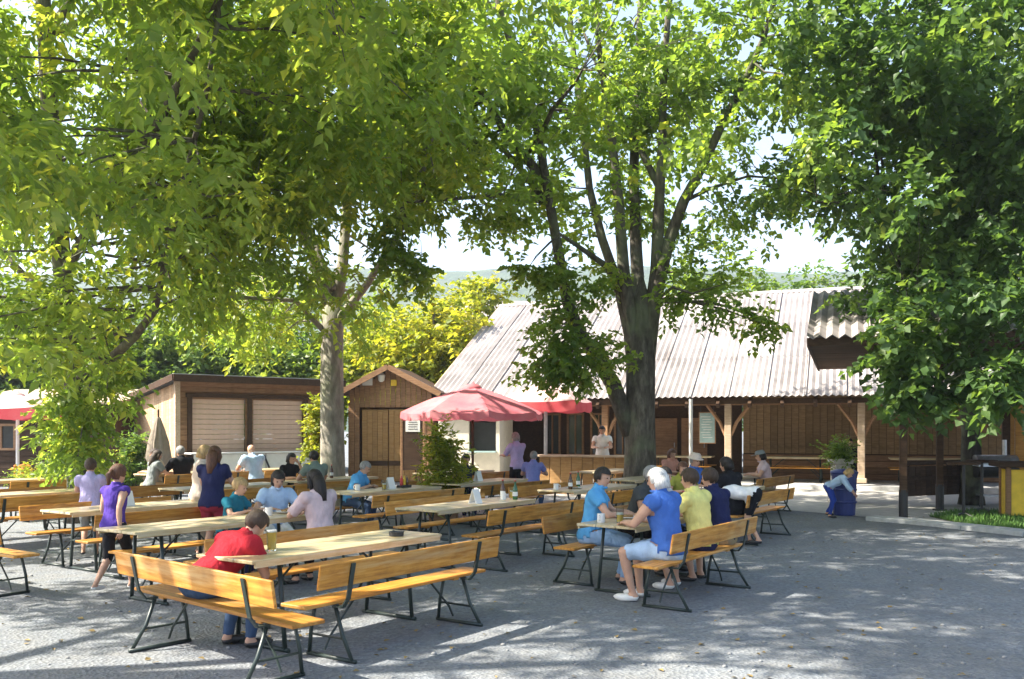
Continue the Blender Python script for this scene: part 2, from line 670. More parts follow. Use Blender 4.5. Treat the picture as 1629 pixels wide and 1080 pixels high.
def window(parent, pos, rz, w, h, frame_mat, glass=M_GLASSY, bars=1):
    """framed window, centre at pos, facing local -Y"""
    fr = MB()
    t = .07
    fr.box((-w / 2 + t / 2, 0, 0), (t, .08, h)).box((w / 2 - t / 2, 0, 0), (t, .08, h))
    fr.box((0, 0, h / 2 - t / 2), (w - 2 * t, .076, t)).box((0, 0, -h / 2 + t / 2), (w - 2 * t, .076, t))
    for k in range(bars):
        x = -w / 2 + w * (k + 1) / (bars + 1)
        fr.box((x, 0, 0), (.045, .07, h - 2 * t))
    f = fr.build('window', frame_mat, parent, loc=pos)
    f.rotation_euler = (0, 0, rz)
    MB().box((0, .02, 0), (w - 2 * t, .012, h - 2 * t)).build('pane', glass, f)
    return f

EAVE, RIDGE, RUN, BLEN = 2.70, 6.66, 7.02, 22.0
def barn():
    t = thing('barn', 'long low barn with pale corrugated roof and open timber porch', 'barn')
    slope = math.atan2(RIDGE - EAVE, RUN)
    L = RUN / math.cos(slope)
    sw, rows = 1.1, 3
    sl = L / rows + .12
    sheet = corr_mesh('roof_sheet', sw + .05, sl, 6, .028, M_ROOF)
    M0 = Matrix((BU, BV, Vector((0, 0, 1)))).transposed()
    Rx = Matrix.Rotation(slope, 3, 'X')
    base = M0 @ Rx
    ncol = int(BLEN / sw)
    for r in range(rows):
        for c in range(ncol):
            o = bpy.data.objects.new('roof_sheet', sheet)
            COL.objects.link(o)
            o.parent = t
            loc = bw(-.15 + c * sw, -.12, EAVE) + base @ Vector((0, r * L / rows, .012 * r + random.uniform(0, .010) + (c % 2) * .006))
            o.matrix_local = Matrix.Translation(loc) @ (base @ Matrix.Rotation(random.uniform(-.004, .004), 3, 'Z')).to_4x4()
    # back slope, ridge capping
    mb = MB()
    mb.add([bw(-.1, RUN, RIDGE - .03), bw(BLEN, RUN, RIDGE - .03), bw(BLEN, 2 * RUN, EAVE), bw(-.1, 2 * RUN, EAVE)], [(0, 1, 2, 3)])
    mb.build('back_slope', M_ROOF, t)
    rc = MB()
    for c in range(ncol):
        a, b = bw(-.15 + c * sw, RUN, RIDGE + .05), bw(-.15 + (c + 1) * sw + .03, RUN, RIDGE + .06)
        rc.tube([a, b], [.11, .12], 8)
    rc.build('ridge_cap', M_ROOF, t)
    # fascia, gutter beam, rafters
    fb = MB()
    fb.box(bw(BLEN / 2, .02, EAVE - .13), (BLEN, .05, .16), B_ROT)
    fb.build('fascia', M_DARKWOOD, t)
    bm = MB()
    bm.box(bw(BLEN / 2, .35, EAVE - .14), (BLEN - .2, .18, .2), B_ROT)
    bm.build('beam', M_BROWN, t)
    raf = MB().box((0, 1.5, 0), (.10, 3.6, .14)).mesh('rafter', M_DARKWOOD)
    for k in range(24):
        o = link('rafter', raf, t)
        o.matrix_local = Matrix.Translation(bw(.3 + k * .92, .1, EAVE - .02)) @ (base @ Matrix.Translation((0, 0, -.12)).to_3x3()).to_4x4()
        o.location.z -= .10
    # verge board on the left gable and gable wall
    vg = MB()
    a, b = bw(-.17, -.1, EAVE - .06), bw(-.17, RUN, RIDGE - .06)
    mid = (a + b) / 2
    vg.box(mid, (.05, (b - a).length, .2), base)
    vg.build('verge_board', M_PALEWOOD, t)
    g = MB()
    g.add([bw(0, .4, 0), bw(0, 2 * RUN - .3, 0), bw(0, 2 * RUN - .3, EAVE - .05), bw(0, RUN, RIDGE - .15), bw(0, .4, EAVE + .05)], [(0, 1, 2, 3, 4)])
    g.build('gable_wall', M_PALEWOOD, t)
    # floor slab of the porch
    fl = MB().box(bw(BLEN / 2, 1.75, .06), (BLEN, 3.5, .12), B_ROT)
    fl.build('porch_floor', M_KERB, t)
    # back wall of the porch: tan vertical boards to the right, dark board wall with doors to the left
    boards(t, bw(9.9, 3.2, 0), BU, 9.0, 4.2, .22, M_PORCH, z0=.95)
    boards(t, bw(9.9, 3.17, 0), BU, 9.0, .8, .2, M_BROWN, vertical=False, z0=.12)
    wl_ = MB().box(bw(5.0, 3.32, 2.1), (9.7, .12, 4.0), B_ROT)
    wl_.box(bw(14.5, 3.32, 2.1), (9.2, .12, 4.0), B_ROT)
    wl_.build('wall', M_DARKWOOD, t)
    for l in (3.3, 4.15, 5.0, 5.85):
        window(t, bw(l, 3.2, 1.55), B_ROT, .62, 1.5, M_BROWN)
    for l in (7.3, 8.3):
        d = MB().box((0, 0, 1.02), (.86, .06, 1.95), bev=.01)
        d.box((0, -.035, 1.45), (.6, .02, .7)).box((0, -.035, .55), (.6, .02, .7))
        o = d.build('door', M_BROWN, t, loc=bw(l, 3.2, .12))
        o.rotation_euler = (0, 0, B_ROT)
        MB().tube([(.34, -.06, 1.0), (.34, -.06, 1.16)], .015, 6).build('handle', M_GREYM, o)
    # posts with curved braces
    for l in (5.95, 9.75, 13.5, 17.3, 21.0):
        pb = MB().box((0, 0, EAVE / 2 - .05), (.2, .2, EAVE - .35), bev=.015)
        pb.box((0, 0, .16), (.3, .3, .14), bev=.02)
        o = pb.build('post', M_PALEWOOD if l > 9 else M_BROWN, t, loc=bw(l, .35, .1))
        o.rotation_euler = (0, 0, B_ROT)
        br = MB()
        for sgn in (-1, 1):
            br.tube([(sgn * .08, 0, 1.45), (sgn * .25, 0, 1.85), (sgn * .62, 0, 2.36)], .055, 6)
        br.build('brace', M_BROWN, o)
    return t
barn()

# pale wall kiosk at the barn's left corner
def kiosk():
    c = px(747, 29.2)
    rz = R(-12)
    t = thing('serving_hut', 'small white serving hut with dark hatch behind the red parasol', 'hut', c, rz)
    b = MB()
    b.box((-.95, .9, 1.1), (.12, 2.0, 2.2)).box((.95, .9, 1.1), (.12, 2.0, 2.2)).box((0, 1.84, 1.1), (1.78, .12, 2.2))
    b.box((0, -.04, .5), (1.78, .12, 1.0)).box((-.45, -.04, 1.6), (.9, .12, 1.2)).box((.7, -.04, 2.1), (.38, .12, .2))
    b.build('wall', M_CREAM, t)
    MB().box((.42, -.16, 1.02), (1.0, .34, .04)).build('counter', M_TEAL, t)
    MB().box((0, .9, 2.25), (2.3, 2.4, .07)).build('roof', M_DARKWOOD, t)
    MB().box((.42, .2, 1.5), (.8, .02, .9)).build('hatch', M_BLACK, t)
kiosk()

# second building far behind the barn
def far_house():
    t = thing('farmhouse', 'far building with plain pinkish roof rising behind the barn ridge', 'house')
    b = MB()
    y0, y1, x0, x1 = 56, 66, -4.0, 8.0
    b.box(((x0 + x1) / 2, (y0 + y1) / 2, 3.2), (x1 - x0 - .8, y1 - y0 - .8, 6.4))
    b.build('wall', M_CREAM, t)
    r = MB()
    r.add([(x0, y0, 6.2), (x1, y0, 6.2), (x1, 61, 10.3), (x0, 61, 10.3), (x0, y1, 6.2), (x1, y1, 6.2)], [(0, 1, 2, 3), (3, 2, 5, 4)])
    r.build('roof', M_ROOF, t)
far_house()

# ------------------------------------------------------------------ stall shed with two roller shutters
SU = Vector((.766, .643, 0)).normalized()
SV = Vector((-SU.y, SU.x, 0))
def stall():
    P = px(281, 26.0)
    rz = math.atan2(SU.y, SU.x)
    t = thing('market_shed', 'red-brown wooden shed with two cream roller shutters and a sunlit side wall', 'shed')
    Wd, D, HF, HB = 4.9, 4.1, 3.12, 2.62
    def w(u, v, z=0):
        q = P + SU * u + SV * v
        q.z = z
        return q
    holes = ((.42, 2.05, 1.0, 2.62), (2.3, 3.95, 1.0, 2.62))
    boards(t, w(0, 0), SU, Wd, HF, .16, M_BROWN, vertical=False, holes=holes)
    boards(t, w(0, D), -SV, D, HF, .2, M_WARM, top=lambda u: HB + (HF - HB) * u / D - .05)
    inn = MB()
    inn.box(w(Wd / 2, D), (Wd, .08, HB), rz).box(w(Wd, D / 2, HB / 2), (.08, D, HB), rz)
    inn.box(w(Wd / 2, .10, .5), (Wd - .1, .04, .98), rz).box(w(.2, .1, HF / 2), (.36, .04, HF - .1), rz)
    inn.box(w(2.18, .1, HF / 2), (.2, .04, HF - .1), rz).box(w(4.4, .1, HF / 2), (.85, .04, HF - .1), rz).box(w(Wd / 2, .1, 2.85), (Wd - .1, .04, .42), rz)
    inn.build('inner_wall', M_BROWN, t)
    for (a, b, z0, z1) in holes:
        k = 11
        hh = (z1 - z0) / k
        sh = link('roller_shutter', MB().box((0, 0, 0), (b - a, .03, .05)).mesh('roller_shutter', M_BROWN), t, w((a + b) / 2, .05, z1 + .02), (0, 0, rz))
        sl = MB().box((0, 0, 0), (b - a - .02, .03, hh - .008), bev=.008).mesh('slat', M_SHUT)
        for i in range(k):
            o = link('slat', sl, sh, (0, .01, -.02 - hh * (i + .5)))
    tr = MB()
    for u in (.36, 2.17, 4.02):
        tr.box(w(u, -.05, 1.8), (.13, .05, 1.72), rz)
    tr.box(w(2.2, -.05, 2.72), (3.9, .05, .12), rz).box(w(2.2, -.05, .94), (3.9, .05, .1), rz)
    tr.build('trim', M_DARKWOOD, t)
    tr = MB().box(w(0, -.02, HF / 2), (.14, .14, HF), rz)
    tr.build('corner_post', M_PALEWOOD, t)
    a = math.atan2(HF - HB, D)
    base = Matrix((SU, SV, Vector((0, 0, 1)))).transposed() @ Matrix.Rotation(-a, 3, 'X')
    rf = MB()
    rf.box(w(Wd / 2, D / 2, (HF + HB) / 2 + .1), (Wd + .5, D + .9, .07), base)
    rf.build('roof', M_KERB, t)
    rf = MB()
    rf.box(w(Wd / 2, -.5, HF + .06), (Wd + .54, .04, .2), rz).box(w(-.28, D / 2 - .1, (HF + HB) / 2 + .03), (.04, D + .8, .18), base)
    rf.build('fascia', M_DARKWOOD, t)
    # white counter with dark crossed struts standing in front of the shutters
    c = thing('stall_counter', 'white-fronted counter with dark crossed struts below the roller shutters', 'counter', w(.2, -.75), rz)
    m = MB()
    for i in range(6):
        m = MB().box((.36 + i * .72, 0, .62), (.70, .03, .80), bev=.006)
        m.build('panel', M_WHITE, c)
    MB().box((2.15, .18, 1.05), (4.5, .55, .04), bev=.008).build('counter_top', M_WHITE, c)
    for i in range(3):
        x = .55 + i * 1.45
        for sg in (-1, 1):
            st = MB().tube([(x + sg * .08, -.05, .98), (x + sg * .48, -.07, .05)], .028, 6)
            st.build('strut', M_BLACK, c)
stall()

def gable_shed():
    d = 30.0
    P = px(556, d)
    t = thing('gabled_shed', 'dark brown gabled wooden shed with tan double doors behind the slim trunk', 'shed', P, R(-6))
    Wd = 2.75
    apex = 1.75 + (682 - 588) / F * d
    ev = 1.75 + (682 - 622) / F * d
    top = lambda u: ev + (apex - ev) * (1 - abs(u - Wd / 2) / (Wd / 2))
    boards(t, Vector((0, 0, 0)), Vector((1, 0, 0)), Wd, apex, .17, M_BROWN, top=top, holes=((.4, 2.2, 0, 2.45),))
    for k in range(2):
        dd = MB()
        dd.box((0, 0, 1.2), (.88, .04, 2.36))
        o = dd.build('door', M_TAN, t, loc=(.86 + k * .9, .04, 0))
        for q in range(5):
            MB().box((-.35 + q * .175, -.035, 1.2), (.165, .02, 2.3), bev=.004).build('plank', M_TAN, o)
        MB().box((0, -.055, .62), (.86, .02, .16)).build('rail', M_DARKWOOD, o)
    for sg in (-1, 1):
        a = Vector((Wd / 2, 0, apex + .04))
        b = Vector((Wd / 2 + sg * (Wd / 2 + .35), 0, ev - .16))
        m = (a + b) / 2
        an = math.atan2((b - a).z, (b - a).x)
        rt = Matrix.Rotation(-an, 3, 'Y')
        MB().box(m + Vector((0, 1.4, .05)), ((b - a).length, 3.6, .07), rt).build('roof', M_DARKWOOD, t)
        MB().box(m + Vector((0, -.42, .02)), ((b - a).length, .04, .17), rt).build('barge_board', M_BROWN, t)
    MB().box((0, 1.5, 1.3), (.08, 3, 2.6)).box((Wd, 1.5, 1.3), (.08, 3, 2.6)).box((Wd / 2, 3, 1.3), (Wd, .08, 2.6)).build('side_wall', M_BROWN, t)
    MB().box((.62, -.07, 3.3), (.34, .03, .26), bev=.01).build('sign', M_WHITE, t)
    hh = MB().lathe([(.05, 0), (.10, .05), (.13, .22), (.05, .3)], 10, (1.1, -.12, 3.28))
    hh.tube([(1.1, 0, 3.62), (1.1, -.14, 3.62), (1.1, -.12, 3.55)], .02, 6)
    hh.build('lantern', M_WHITE, t)
    MB().box((1.5, -.07, 3.25), (.2, .03, .2), bev=.01).build('sign', M_YELLOW, t)
    # notice board standing right of the shed
    q = thing('notice_board', 'dark board on posts with a white sheet pinned at its top', 'notice board', px(657, 27.5), R(-4))
    MB().box((0, 0, 1.25), (.62, .05, 1.5), bev=.01).build('panel', M_DARKWOOD, q)
    for sg in (-1, 1):
        MB().box((sg * .34, 0, 1.05), (.07, .07, 2.1), bev=.01).build('post', M_BROWN, q)
    MB().box((0, -.032, 1.9), (.44, .008, .48)).build('paper', M_WHITE, q)
    lines = MB()
    for k in range(5):
        lines.box((0, -.039, 2.02 - k * .07), (.3 - .03 * (k % 2), .004, .018))
    lines.build('print', M_BLACK, q)
gable_shed()

def left_shed():
    t = thing('long_shed', 'low dark brown shed at the far left behind the red awning', 'shed', px(-60, 27.5), 0)
    Wd = 4.6
    boards(t, Vector((0, 0, 0)), Vector((1, 0, 0)), Wd, 2.55, .18, M_DARKWOOD, vertical=False, z0=0)
    MB().box((0, 1.5, 1.27), (.08, 3, 2.54)).box((Wd, 1.5, 1.27), (.08, 3, 2.54)).box((Wd / 2, 3, 1.27), (Wd, .08, 2.54)).box((Wd / 2, .06, 1.2), (Wd - .1, .06, 2.4)).build('wall', M_DARKWOOD, t)
    rt = Matrix.Rotation(R(8), 3, 'X')
    MB().box((Wd / 2, 1.5, 2.78), (Wd + .5, 3.9, .07), rt).build('roof', M_PALEWOOD, t)
    window(t, Vector((1.2, -.04, 1.5)), 0, .9, .8, M_BROWN)
left_shed()

# ------------------------------------------------------------------ open shelter on the right with flat board ceiling
def shelter():
    d0 = 17.6
    A = px(1284, d0)
    z = CAMZ + (HZ - 543) / F * d0
    t = thing('open_shelter', 'open timber shelter with corrugated roof and brown board ceiling at the right', 'shelter')
    U, V = BU, BV
    def w(u, v, zz=0):
        q = A + U * u + V * v
        q.z = zz
        return q
    rz = B_ROT
    an = R(19)
    base = Matrix((U, V, Vector((0, 0, 1)))).transposed() @ Matrix.Rotation(an, 3, 'X')
    sh = corr_mesh('roof_sheet', 1.15, 4.45, 5, .04, M_ROOF, .016)
    for c in range(7):
        o = link('roof_sheet', sh, t)
        o.matrix_local = Matrix.Translation(w(c * 1.1, -.15, z + .07 + .008 * (c % 2))) @ base.to_4x4()
    MB().add([w(-.0, 4.0, z + 1.45), w(7.8, 4.0, z + 1.45), w(7.8, 8.2, z), w(0, 8.2, z)], [(0, 1, 2, 3)]).build('back_slope', M_ROOF, t)
    n = 30
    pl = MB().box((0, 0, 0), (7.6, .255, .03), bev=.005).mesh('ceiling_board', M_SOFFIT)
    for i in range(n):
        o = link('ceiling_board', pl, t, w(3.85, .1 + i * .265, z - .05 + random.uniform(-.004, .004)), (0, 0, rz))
    fb = MB().box(w(3.85, -.05, z - .02), (7.7, .05, .16), rz)
    fb.box(w(.02, 4.0, z - .02), (.05, 8.0, .16), rz)
    fb.build('fascia', M_DARKWOOD, t)
    gb = MB()
    gb.add([w(.04, 0, z + .06), w(.04, 8.1, z + .06), w(.04, 4.0, z + 1.38)], [(0, 1, 2)])
    gb.build('gable', M_DARKWOOD, t)
    for (X, dd) in ((1437, 17.75), (1495, 19.5)):
        p = px(X, dd)
        b = MB().box((0, 0, (z - .1) / 2 + .25), (.14, .14, z - .62), bev=.012)
        o = b.build('post', M_DARKWOOD, t, loc=p)
        MB().tube([(0, 0, 0), (0, 0, .56)], .085, 10).tube([(0, 0, 0), (0, 0, .03)], .15, 10).build('post_shoe', M_BLACK, o)
        o.rotation_euler = (0, 0, rz)
    # back wall, lit orange boards at the right
    boards(t, w(4.2, 5.4, 0), U, 3.6, z - .1, .2, M_ORANGEWOOD)
    for k, (u, v) in enumerate(((4.2, 5.3), (7.7, 5.3), (7.7, 1.0))):
        MB().box(w(u, v, (z - .1) / 2), (.16, .16, z - .2), rz).build('post', M_DARKWOOD, t)
    a, b = w(5.1, 5.25, 2.55), w(6.9, 5.25, 1.55)
    MB().tube([a, b], .06, 6).build('brace', M_PALEWOOD, t)
    # low railing between the posts and the wall
    q1, q2 = px(1440, 20.5), px(1556, 21.5)
    r = thing('railing', 'dark low timber railing with boards behind the shelter posts', 'railing')
    for zz in (.98, .62):
        MB().box((q1 + q2) / 2 + Vector((0, 0, zz)), ((q2 - q1).length, .06, .10), math.atan2((q2 - q1).y, (q2 - q1).x)).build('rail', M_DARKWOOD, r)
    du = (q2 - q1).normalized()
    boards(r, q1 + Vector((0, .06, 0)), du, (q2 - q1).length, .9, .17, M_DARKWOOD, z0=.22)
    for k in range(3):
        p = q1 + (q2 - q1) * (k / 2)
        MB().box(p + Vector((0, .1, .52)), (.1, .1, 1.05)).build('post', M_DARKWOOD, r)
shelter()

# ------------------------------------------------------------------ trees
def norm_rows(a):
    return a / np.maximum(np.linalg.norm(a, axis=1, keepdims=True), 1e-9)

def leaf_mesh(name, C, RAD, mat, nspray=12, nleaf=9, L=.13, Wd=.09, slen=.5, droop=.35, seed=1, tint=(.42, .16), fold=.18, jit=.55):
    """real leaves: folded four-corner blades set along short sprays spread through the clumps"""
    g = np.random.default_rng(seed)
    M = len(C)
    C = np.asarray(C, float)
    RAD = np.asarray(RAD, float)
    ns = M * nspray
    cid = np.repeat(np.arange(M), nspray)
    dirs = norm_rows(g.normal(size=(ns, 3)))
    rad = g.random(ns) ** .45
    off = dirs * (rad * RAD[cid])[:, None]
    off[:, 2] *= .75
    o = C[cid] + off
    sd = norm_rows(dirs * .7 + g.normal(size=(ns, 3)) * .55 + np.array([0, 0, -droop]))
    sl = slen * (.6 + .8 * g.random(ns))
    ctint = g.normal(0, tint[1] * .8, M)
    stint = g.normal(0, tint[1] * .6, ns)
    nl = ns * nleaf
    sid = np.repeat(np.arange(ns), nleaf)
    k = np.tile(np.arange(nleaf), ns)
    tt = (k + .3) / nleaf
    sgn = np.where(k % 2 == 0, 1.0, -1.0)
    up = np.array([0, 0, 1.0])
    side = norm_rows(np.cross(sd, up) + 1e-6)
    base = o[sid] + sd[sid] * (tt * sl[sid])[:, None] - up * (droop * .35 * tt ** 2 * sl[sid])[:, None]
    ax = norm_rows(sd[sid] * .5 + side[sid] * (sgn * .85)[:, None] + g.normal(size=(nl, 3)) * .3 - up * (droop * .9))
    nrm = up + g.normal(size=(nl, 3)) * jit
    nrm = norm_rows(nrm - ax * np.sum(nrm * ax, axis=1, keepdims=True))
    sdv = np.cross(ax, nrm)
    ll = L * (.65 + .6 * g.random(nl))
    ww = Wd * (.65 + .6 * g.random(nl))
    V = np.empty((nl, 4, 3))
    V[:, 0] = base
    mid = base + ax * (ll * .42)[:, None]
    lift = nrm * (ww * fold)[:, None]
    V[:, 1] = mid + sdv * (ww * .5)[:, None] + lift
    V[:, 2] = base + ax * ll[:, None] - nrm * (ll * .12)[:, None]
    V[:, 3] = mid - sdv * (ww * .5)[:, None] + lift
    V = V.reshape(-1, 3)
    b = (np.arange(nl) * 4)[:, None]
    tri = np.concatenate([b + np.array([0, 1, 2]), b + np.array([0, 2, 3])], axis=1).reshape(-1)
    me = bpy.data.meshes.new(name)
    me.vertices.add(len(V))
    me.vertices.foreach_set('co', V.ravel().astype(np.float32))
    nt_ = nl * 2
    me.loops.add(nt_ * 3)
    me.loops.foreach_set('vertex_index', tri.astype(np.int32))
    me.polygons.add(nt_)
    me.polygons.foreach_set('loop_start', np.arange(0, nt_ * 3, 3, dtype=np.int32))
    me.polygons.foreach_set('loop_total', np.full(nt_, 3, dtype=np.int32))
    me.update(calc_edges=True)
    a = me.attributes.new('tint', 'FLOAT', 'FACE')
    tv = np.clip(tint[0] + ctint[cid][sid] + stint[sid] + g.normal(0, tint[1] * .5, nl), 0, 1)
    a.data.foreach_set('value', np.repeat(tv, 2).astype(np.float32))
    me.materials.append(mat)
    return me

def interp(pts, X):
    return float(np.interp(X, [p[0] for p in pts], [p[1] for p in pts]))

# openings through which the sky is seen between the crowns (photo columns/rows, radii)
GAPS = [(712, 376, 34, 32), (815, 408, 30, 24), (1228, 236, 42, 50), (1228, 345, 26, 26), (140, 182, 34, 30), (130, 368, 30, 36),
        (172, 398, 24, 32), (1392, 236, 22, 20), (1310, 300, 20, 18), (640, 690, 10, 10), (20, 560, 0, 0), (700, 300, 20, 14),
        (480, 100, 18, 14), (930, 60, 16, 12), (1170, 170, 20, 20), (600, 300, 14, 10), (870, 130, 24, 26), (1085, 300, 26, 36),
        (930, 250, 20, 30), (1590, 95, 14, 12), (780, 190, 26, 24), (1130, 400, 18, 20), (960, 330, 12, 30), (235, 330, 16, 14), (1500, 60, 12, 10)]

SUNLINES = [(Vector((-.9, 20.5, 2.4)), 1.75), (px(880, 24.8, 630), 1.5), (rp(1.1, -2.45, .76), .95), (rp(0.1, -2.45, .76), .8), (rp(1.9, -4.95, .76), .9), (rp(.8, -4.95, .76), .8),
            (rp(3.6, -1.6, .76), .8), (rp(4.5, -1.6, .76), .8), (rp(5.2, -4.5, .76), .8), (rp(.5, 0, .76), .7), (rp(-1.4, .1, .7), .7), (rp(-1.2, -.6, .7), .6), (Vector((-3.2, 7.2, 0)), .9), (Vector((-4.6, 7.9, 0)), .9),
            (Vector((-.6, 5.9, 0)), .7), (Vector((1.2, 6.2, 0)), .7), (Vector((2.6, 6.8, 0)), .7), (Vector((3.3, 8.6, 0)), .7), (Vector((4.6, 9.4, 0)), .8), (Vector((6.0, 10.8, 0)), .8), (Vector((5.2, 12.2, 0)), .8), (Vector((2.4, 7.9, 0)), .6),
            (rp(1.75, -8.5, .76), .9), (rp(2.8, 1.9, .9), .6), (rp(3.62, 1.88, .9), .5), (px(1370, 17.5, 520), 1.0)]
def in_sunline(p, r):
    for (q, w) in SUNLINES:
        w = w if w > .99 else w * .45
        d = p - q
        t = d.dot(SUN)
        if t > 0 and (d - SUN * t).length < w + r * .35:
            return True
    return False

def in_gap(X, Y):
    for (gx, gy, a, b) in GAPS:
        if a > 0 and ((X - gx) / a) ** 2 + ((Y - gy) / b) ** 2 < 1:
            return True
    return False

def crown_points(center, radii, n, bottom, seed, rad=(.4, .75), void=.0, vs=.55, xr=(-1e9, 1e9), shell=.55, zmin=2.6, gaps=True, thin=.9):
    g = np.random.default_rng(seed)
    C, Rr = [], []
    off = seed * 13.7
    for i in range(n):
        d = g.normal(size=3)
        d /= np.linalg.norm(d)
        u = g.random() ** shell
        p = Vector((center[0] + d[0] * u * radii[0], center[1] + d[1] * u * radii[1], center[2] + d[2] * u * radii[2]))
        if p.z < zmin or p.y < 3.5:
            continue
        if void > -1 and mnoise.noise(Vector((p.x * vs + off, p.y * vs, p.z * vs * 1.3))) < void:
            continue
        r = rad[0] + (rad[1] - rad[0]) * g.random()
        if in_sunline(p, r):
            continue
        X = CX + p.x / p.y * F
        Y = HZ - (p.z - CAMZ) / p.y * F
        rp_ = r / p.y * F
        if -80 < X < 1710 and Y > -60:
            if X < xr[0] or X > xr[1]:
                continue
            if Y + rp_ * .8 > interp(bottom, X) + 14 * mnoise.noise(Vector((X * .03, seed, 0))):
                continue
            if gaps and (in_gap(X, Y) or in_gap(X + rp_ * .5, Y) or in_gap(X - rp_ * .5, Y)):
                continue
        elif g.random() > thin:
            continue
        C.append(p)
        Rr.append(r)
    return C, Rr

def curve_pts(a, b, n=6, bow=.25, wob=.12, sd=0):
    a, b = Vector(a), Vector(b)
    L = (b - a).length
    out = []
    for i in range(n + 1):
        t = i / n
        p = a.lerp(b, t) + Vector((0, 0, 1)) * (bow * L * 4 * t * (1 - t) * .25)
        if 0 < i < n:
            p += Vector((mnoise.noise(Vector((t * 3, sd, 0))), mnoise.noise(Vector((t * 3, sd, 5))), mnoise.noise(Vector((t * 3, sd, 9))))) * (wob * L * .5)
        out.append(p)
    return out

def grow_twigs(parent, nodes, C, mat, maxd=3.2, seed=3, frac=1.0):
    """thin branches that carry the leaf clumps, joined as one part"""
    g = random.Random(seed)
    mb = MB()
    N = np.array([[p.x, p.y, p.z] for p, r in nodes])
    for i, c in enumerate(C):
        if g.random() > frac:
            continue
        d2 = np.sum((N - np.array(c)) ** 2, axis=1)
        j = int(np.argmin(d2))
        dd = math.sqrt(d2[j])
        if dd > maxd or dd < .1:
            continue
        a, r = nodes[j]
        pts = curve_pts(a, c, 3, .15, .25, i * .7)
        r0 = min(r * .55, .012 + dd * .012)
        mb.tube(pts, [r0, r0 * .75, r0 * .5, .006], 4, cap=False)
    o = mb.build('twigs', mat, parent, sm=True)
    o['kind'] = 'stuff'
    return o

def tree(label, cat_name, base, trunk, limbs, C, RAD, leafmat_, barkm, group=None, seed=1, tw=True, lopt=None, extra_limbs=0, twfrac=1.0):
    """trunk, limbs: lists of (Vector, radius)"""
    t = thing(cat_name, label, 'tree', (0, 0, 0), 0, group)
    nodes = []
    mb = MB()
    mb.tube([p for p, r in trunk], [r for p, r in trunk], 16, wob=.16)
    mb.build('trunk', barkm, t, sm=True)
    nodes += trunk[len(trunk) // 2:]
    for lb in limbs:
        m = MB()
        m.tube([p for p, r in lb], [r for p, r in lb], 9, wob=.12)
        m.build('limb', barkm, t, sm=True)
        for i in range(len(lb) - 1):
            for q in (0, .5):
                nodes.append((lb[i][0].lerp(lb[i + 1][0], q), lb[i][1]))
        nodes.append(lb[-1])
    if extra_limbs:
        g = random.Random(seed)
        for k in range(extra_limbs):
            c = C[g.randrange(len(C))]
            nd = [n for n in nodes if n[1] > .05]
            a, r = min(nd, key=lambda n: (n[0] - c).length + (2 if n[0].z > c.z else 0))
            L = (c - a).length
            if L < 1:
                continue
            pts = curve_pts(a, c, 6, .35, .18, k * 3.3 + seed)
            r0 = min(r * .6, .03 + L * .014)
            rr = [r0 * (1 - .8 * i / 6) for i in range(7)]
            MB().tube(pts, rr, 7, wob=.1).build('limb', barkm, t, sm=True)
            nodes += [(p, q) for p, q in zip(pts, rr)][1:]
    if tw:
        grow_twigs(t, nodes, C, barkm, seed=seed, frac=twfrac)
    lo = dict(nspray=12, nleaf=9, L=.13, Wd=.085, slen=.5, droop=.35)
    lo.update(lopt or {})
    o = link('crown', leaf_mesh('crown', C, RAD, leafmat_, seed=seed, **lo), t)
    o['kind'] = 'stuff'
    t['base'] = list(base)
    return t

def limb_px(pts, r0, r1, bend=None):
    """limb through photo points (X, Y, depth)"""
    out = []
    n = len(pts)
    for i, (X, Y, d) in enumerate(pts):
        out.append((px(X, d, Y), r0 + (r1 - r0) * (i / (n - 1)) ** .8))
    return out

# --- left tree with shoots round its trunk, its crown reaching over the front tables
T1B = px(122, 17.0)
t1_trunk = [(T1B + Vector((0, 0, 0)), .24), (T1B + Vector((.02, 0, .3)), .20), (T1B + Vector((.0, 0, 1.4)), .18), (px(118, 17, 600), .175), (px(100, 16.7, 440), .165), (px(84, 16.3, 260), .15), (px(72, 16, 60), .13), (px(60, 15.6, -160), .10), (px(60, 15.2, -400), .06)]
t1_limbs = [
    limb_px([(120, 600, 17), (175, 572, 16.4), (215, 535, 15.8), (245, 495, 15.2), (262, 420, 14.6), (290, 300, 13.8), (330, 140, 13), (360, -60, 12)], .10, .03),
    limb_px([(100, 440, 16.7), (160, 330, 15.5), (250, 200, 14.0), (330, 40, 12.6), (420, -160, 11.4), (500, -300, 10.6)], .10, .03),
    limb_px([(84, 260, 16.3), (30, 130, 15.2), (-60, -60, 13.8), (-200, -300, 12)], .10, .03),
    limb_px([(72, 60, 16), (200, -120, 14), (330, -420, 11.5)], .09, .03),
    limb_px([(110, 500, 16.8), (40, 440, 17.5), (-60, 330, 18.4), (-200, 200, 19.5)], .09, .03),
]
bot1 = [(-100, 660), (0, 640), (60, 640), (150, 610), (205, 590), (260, 545), (330, 520), (420, 450), (520, 330), (640, 270), (760, 150), (860, 60), (960, -60), (1700, -60)]
C1, R1 = crown_points((-6.2, 13.6, 7.0), (7.0, 7.0, 4.9), 1700, bot1, 21, (.36, .66), .0, .42, (-400, 900))
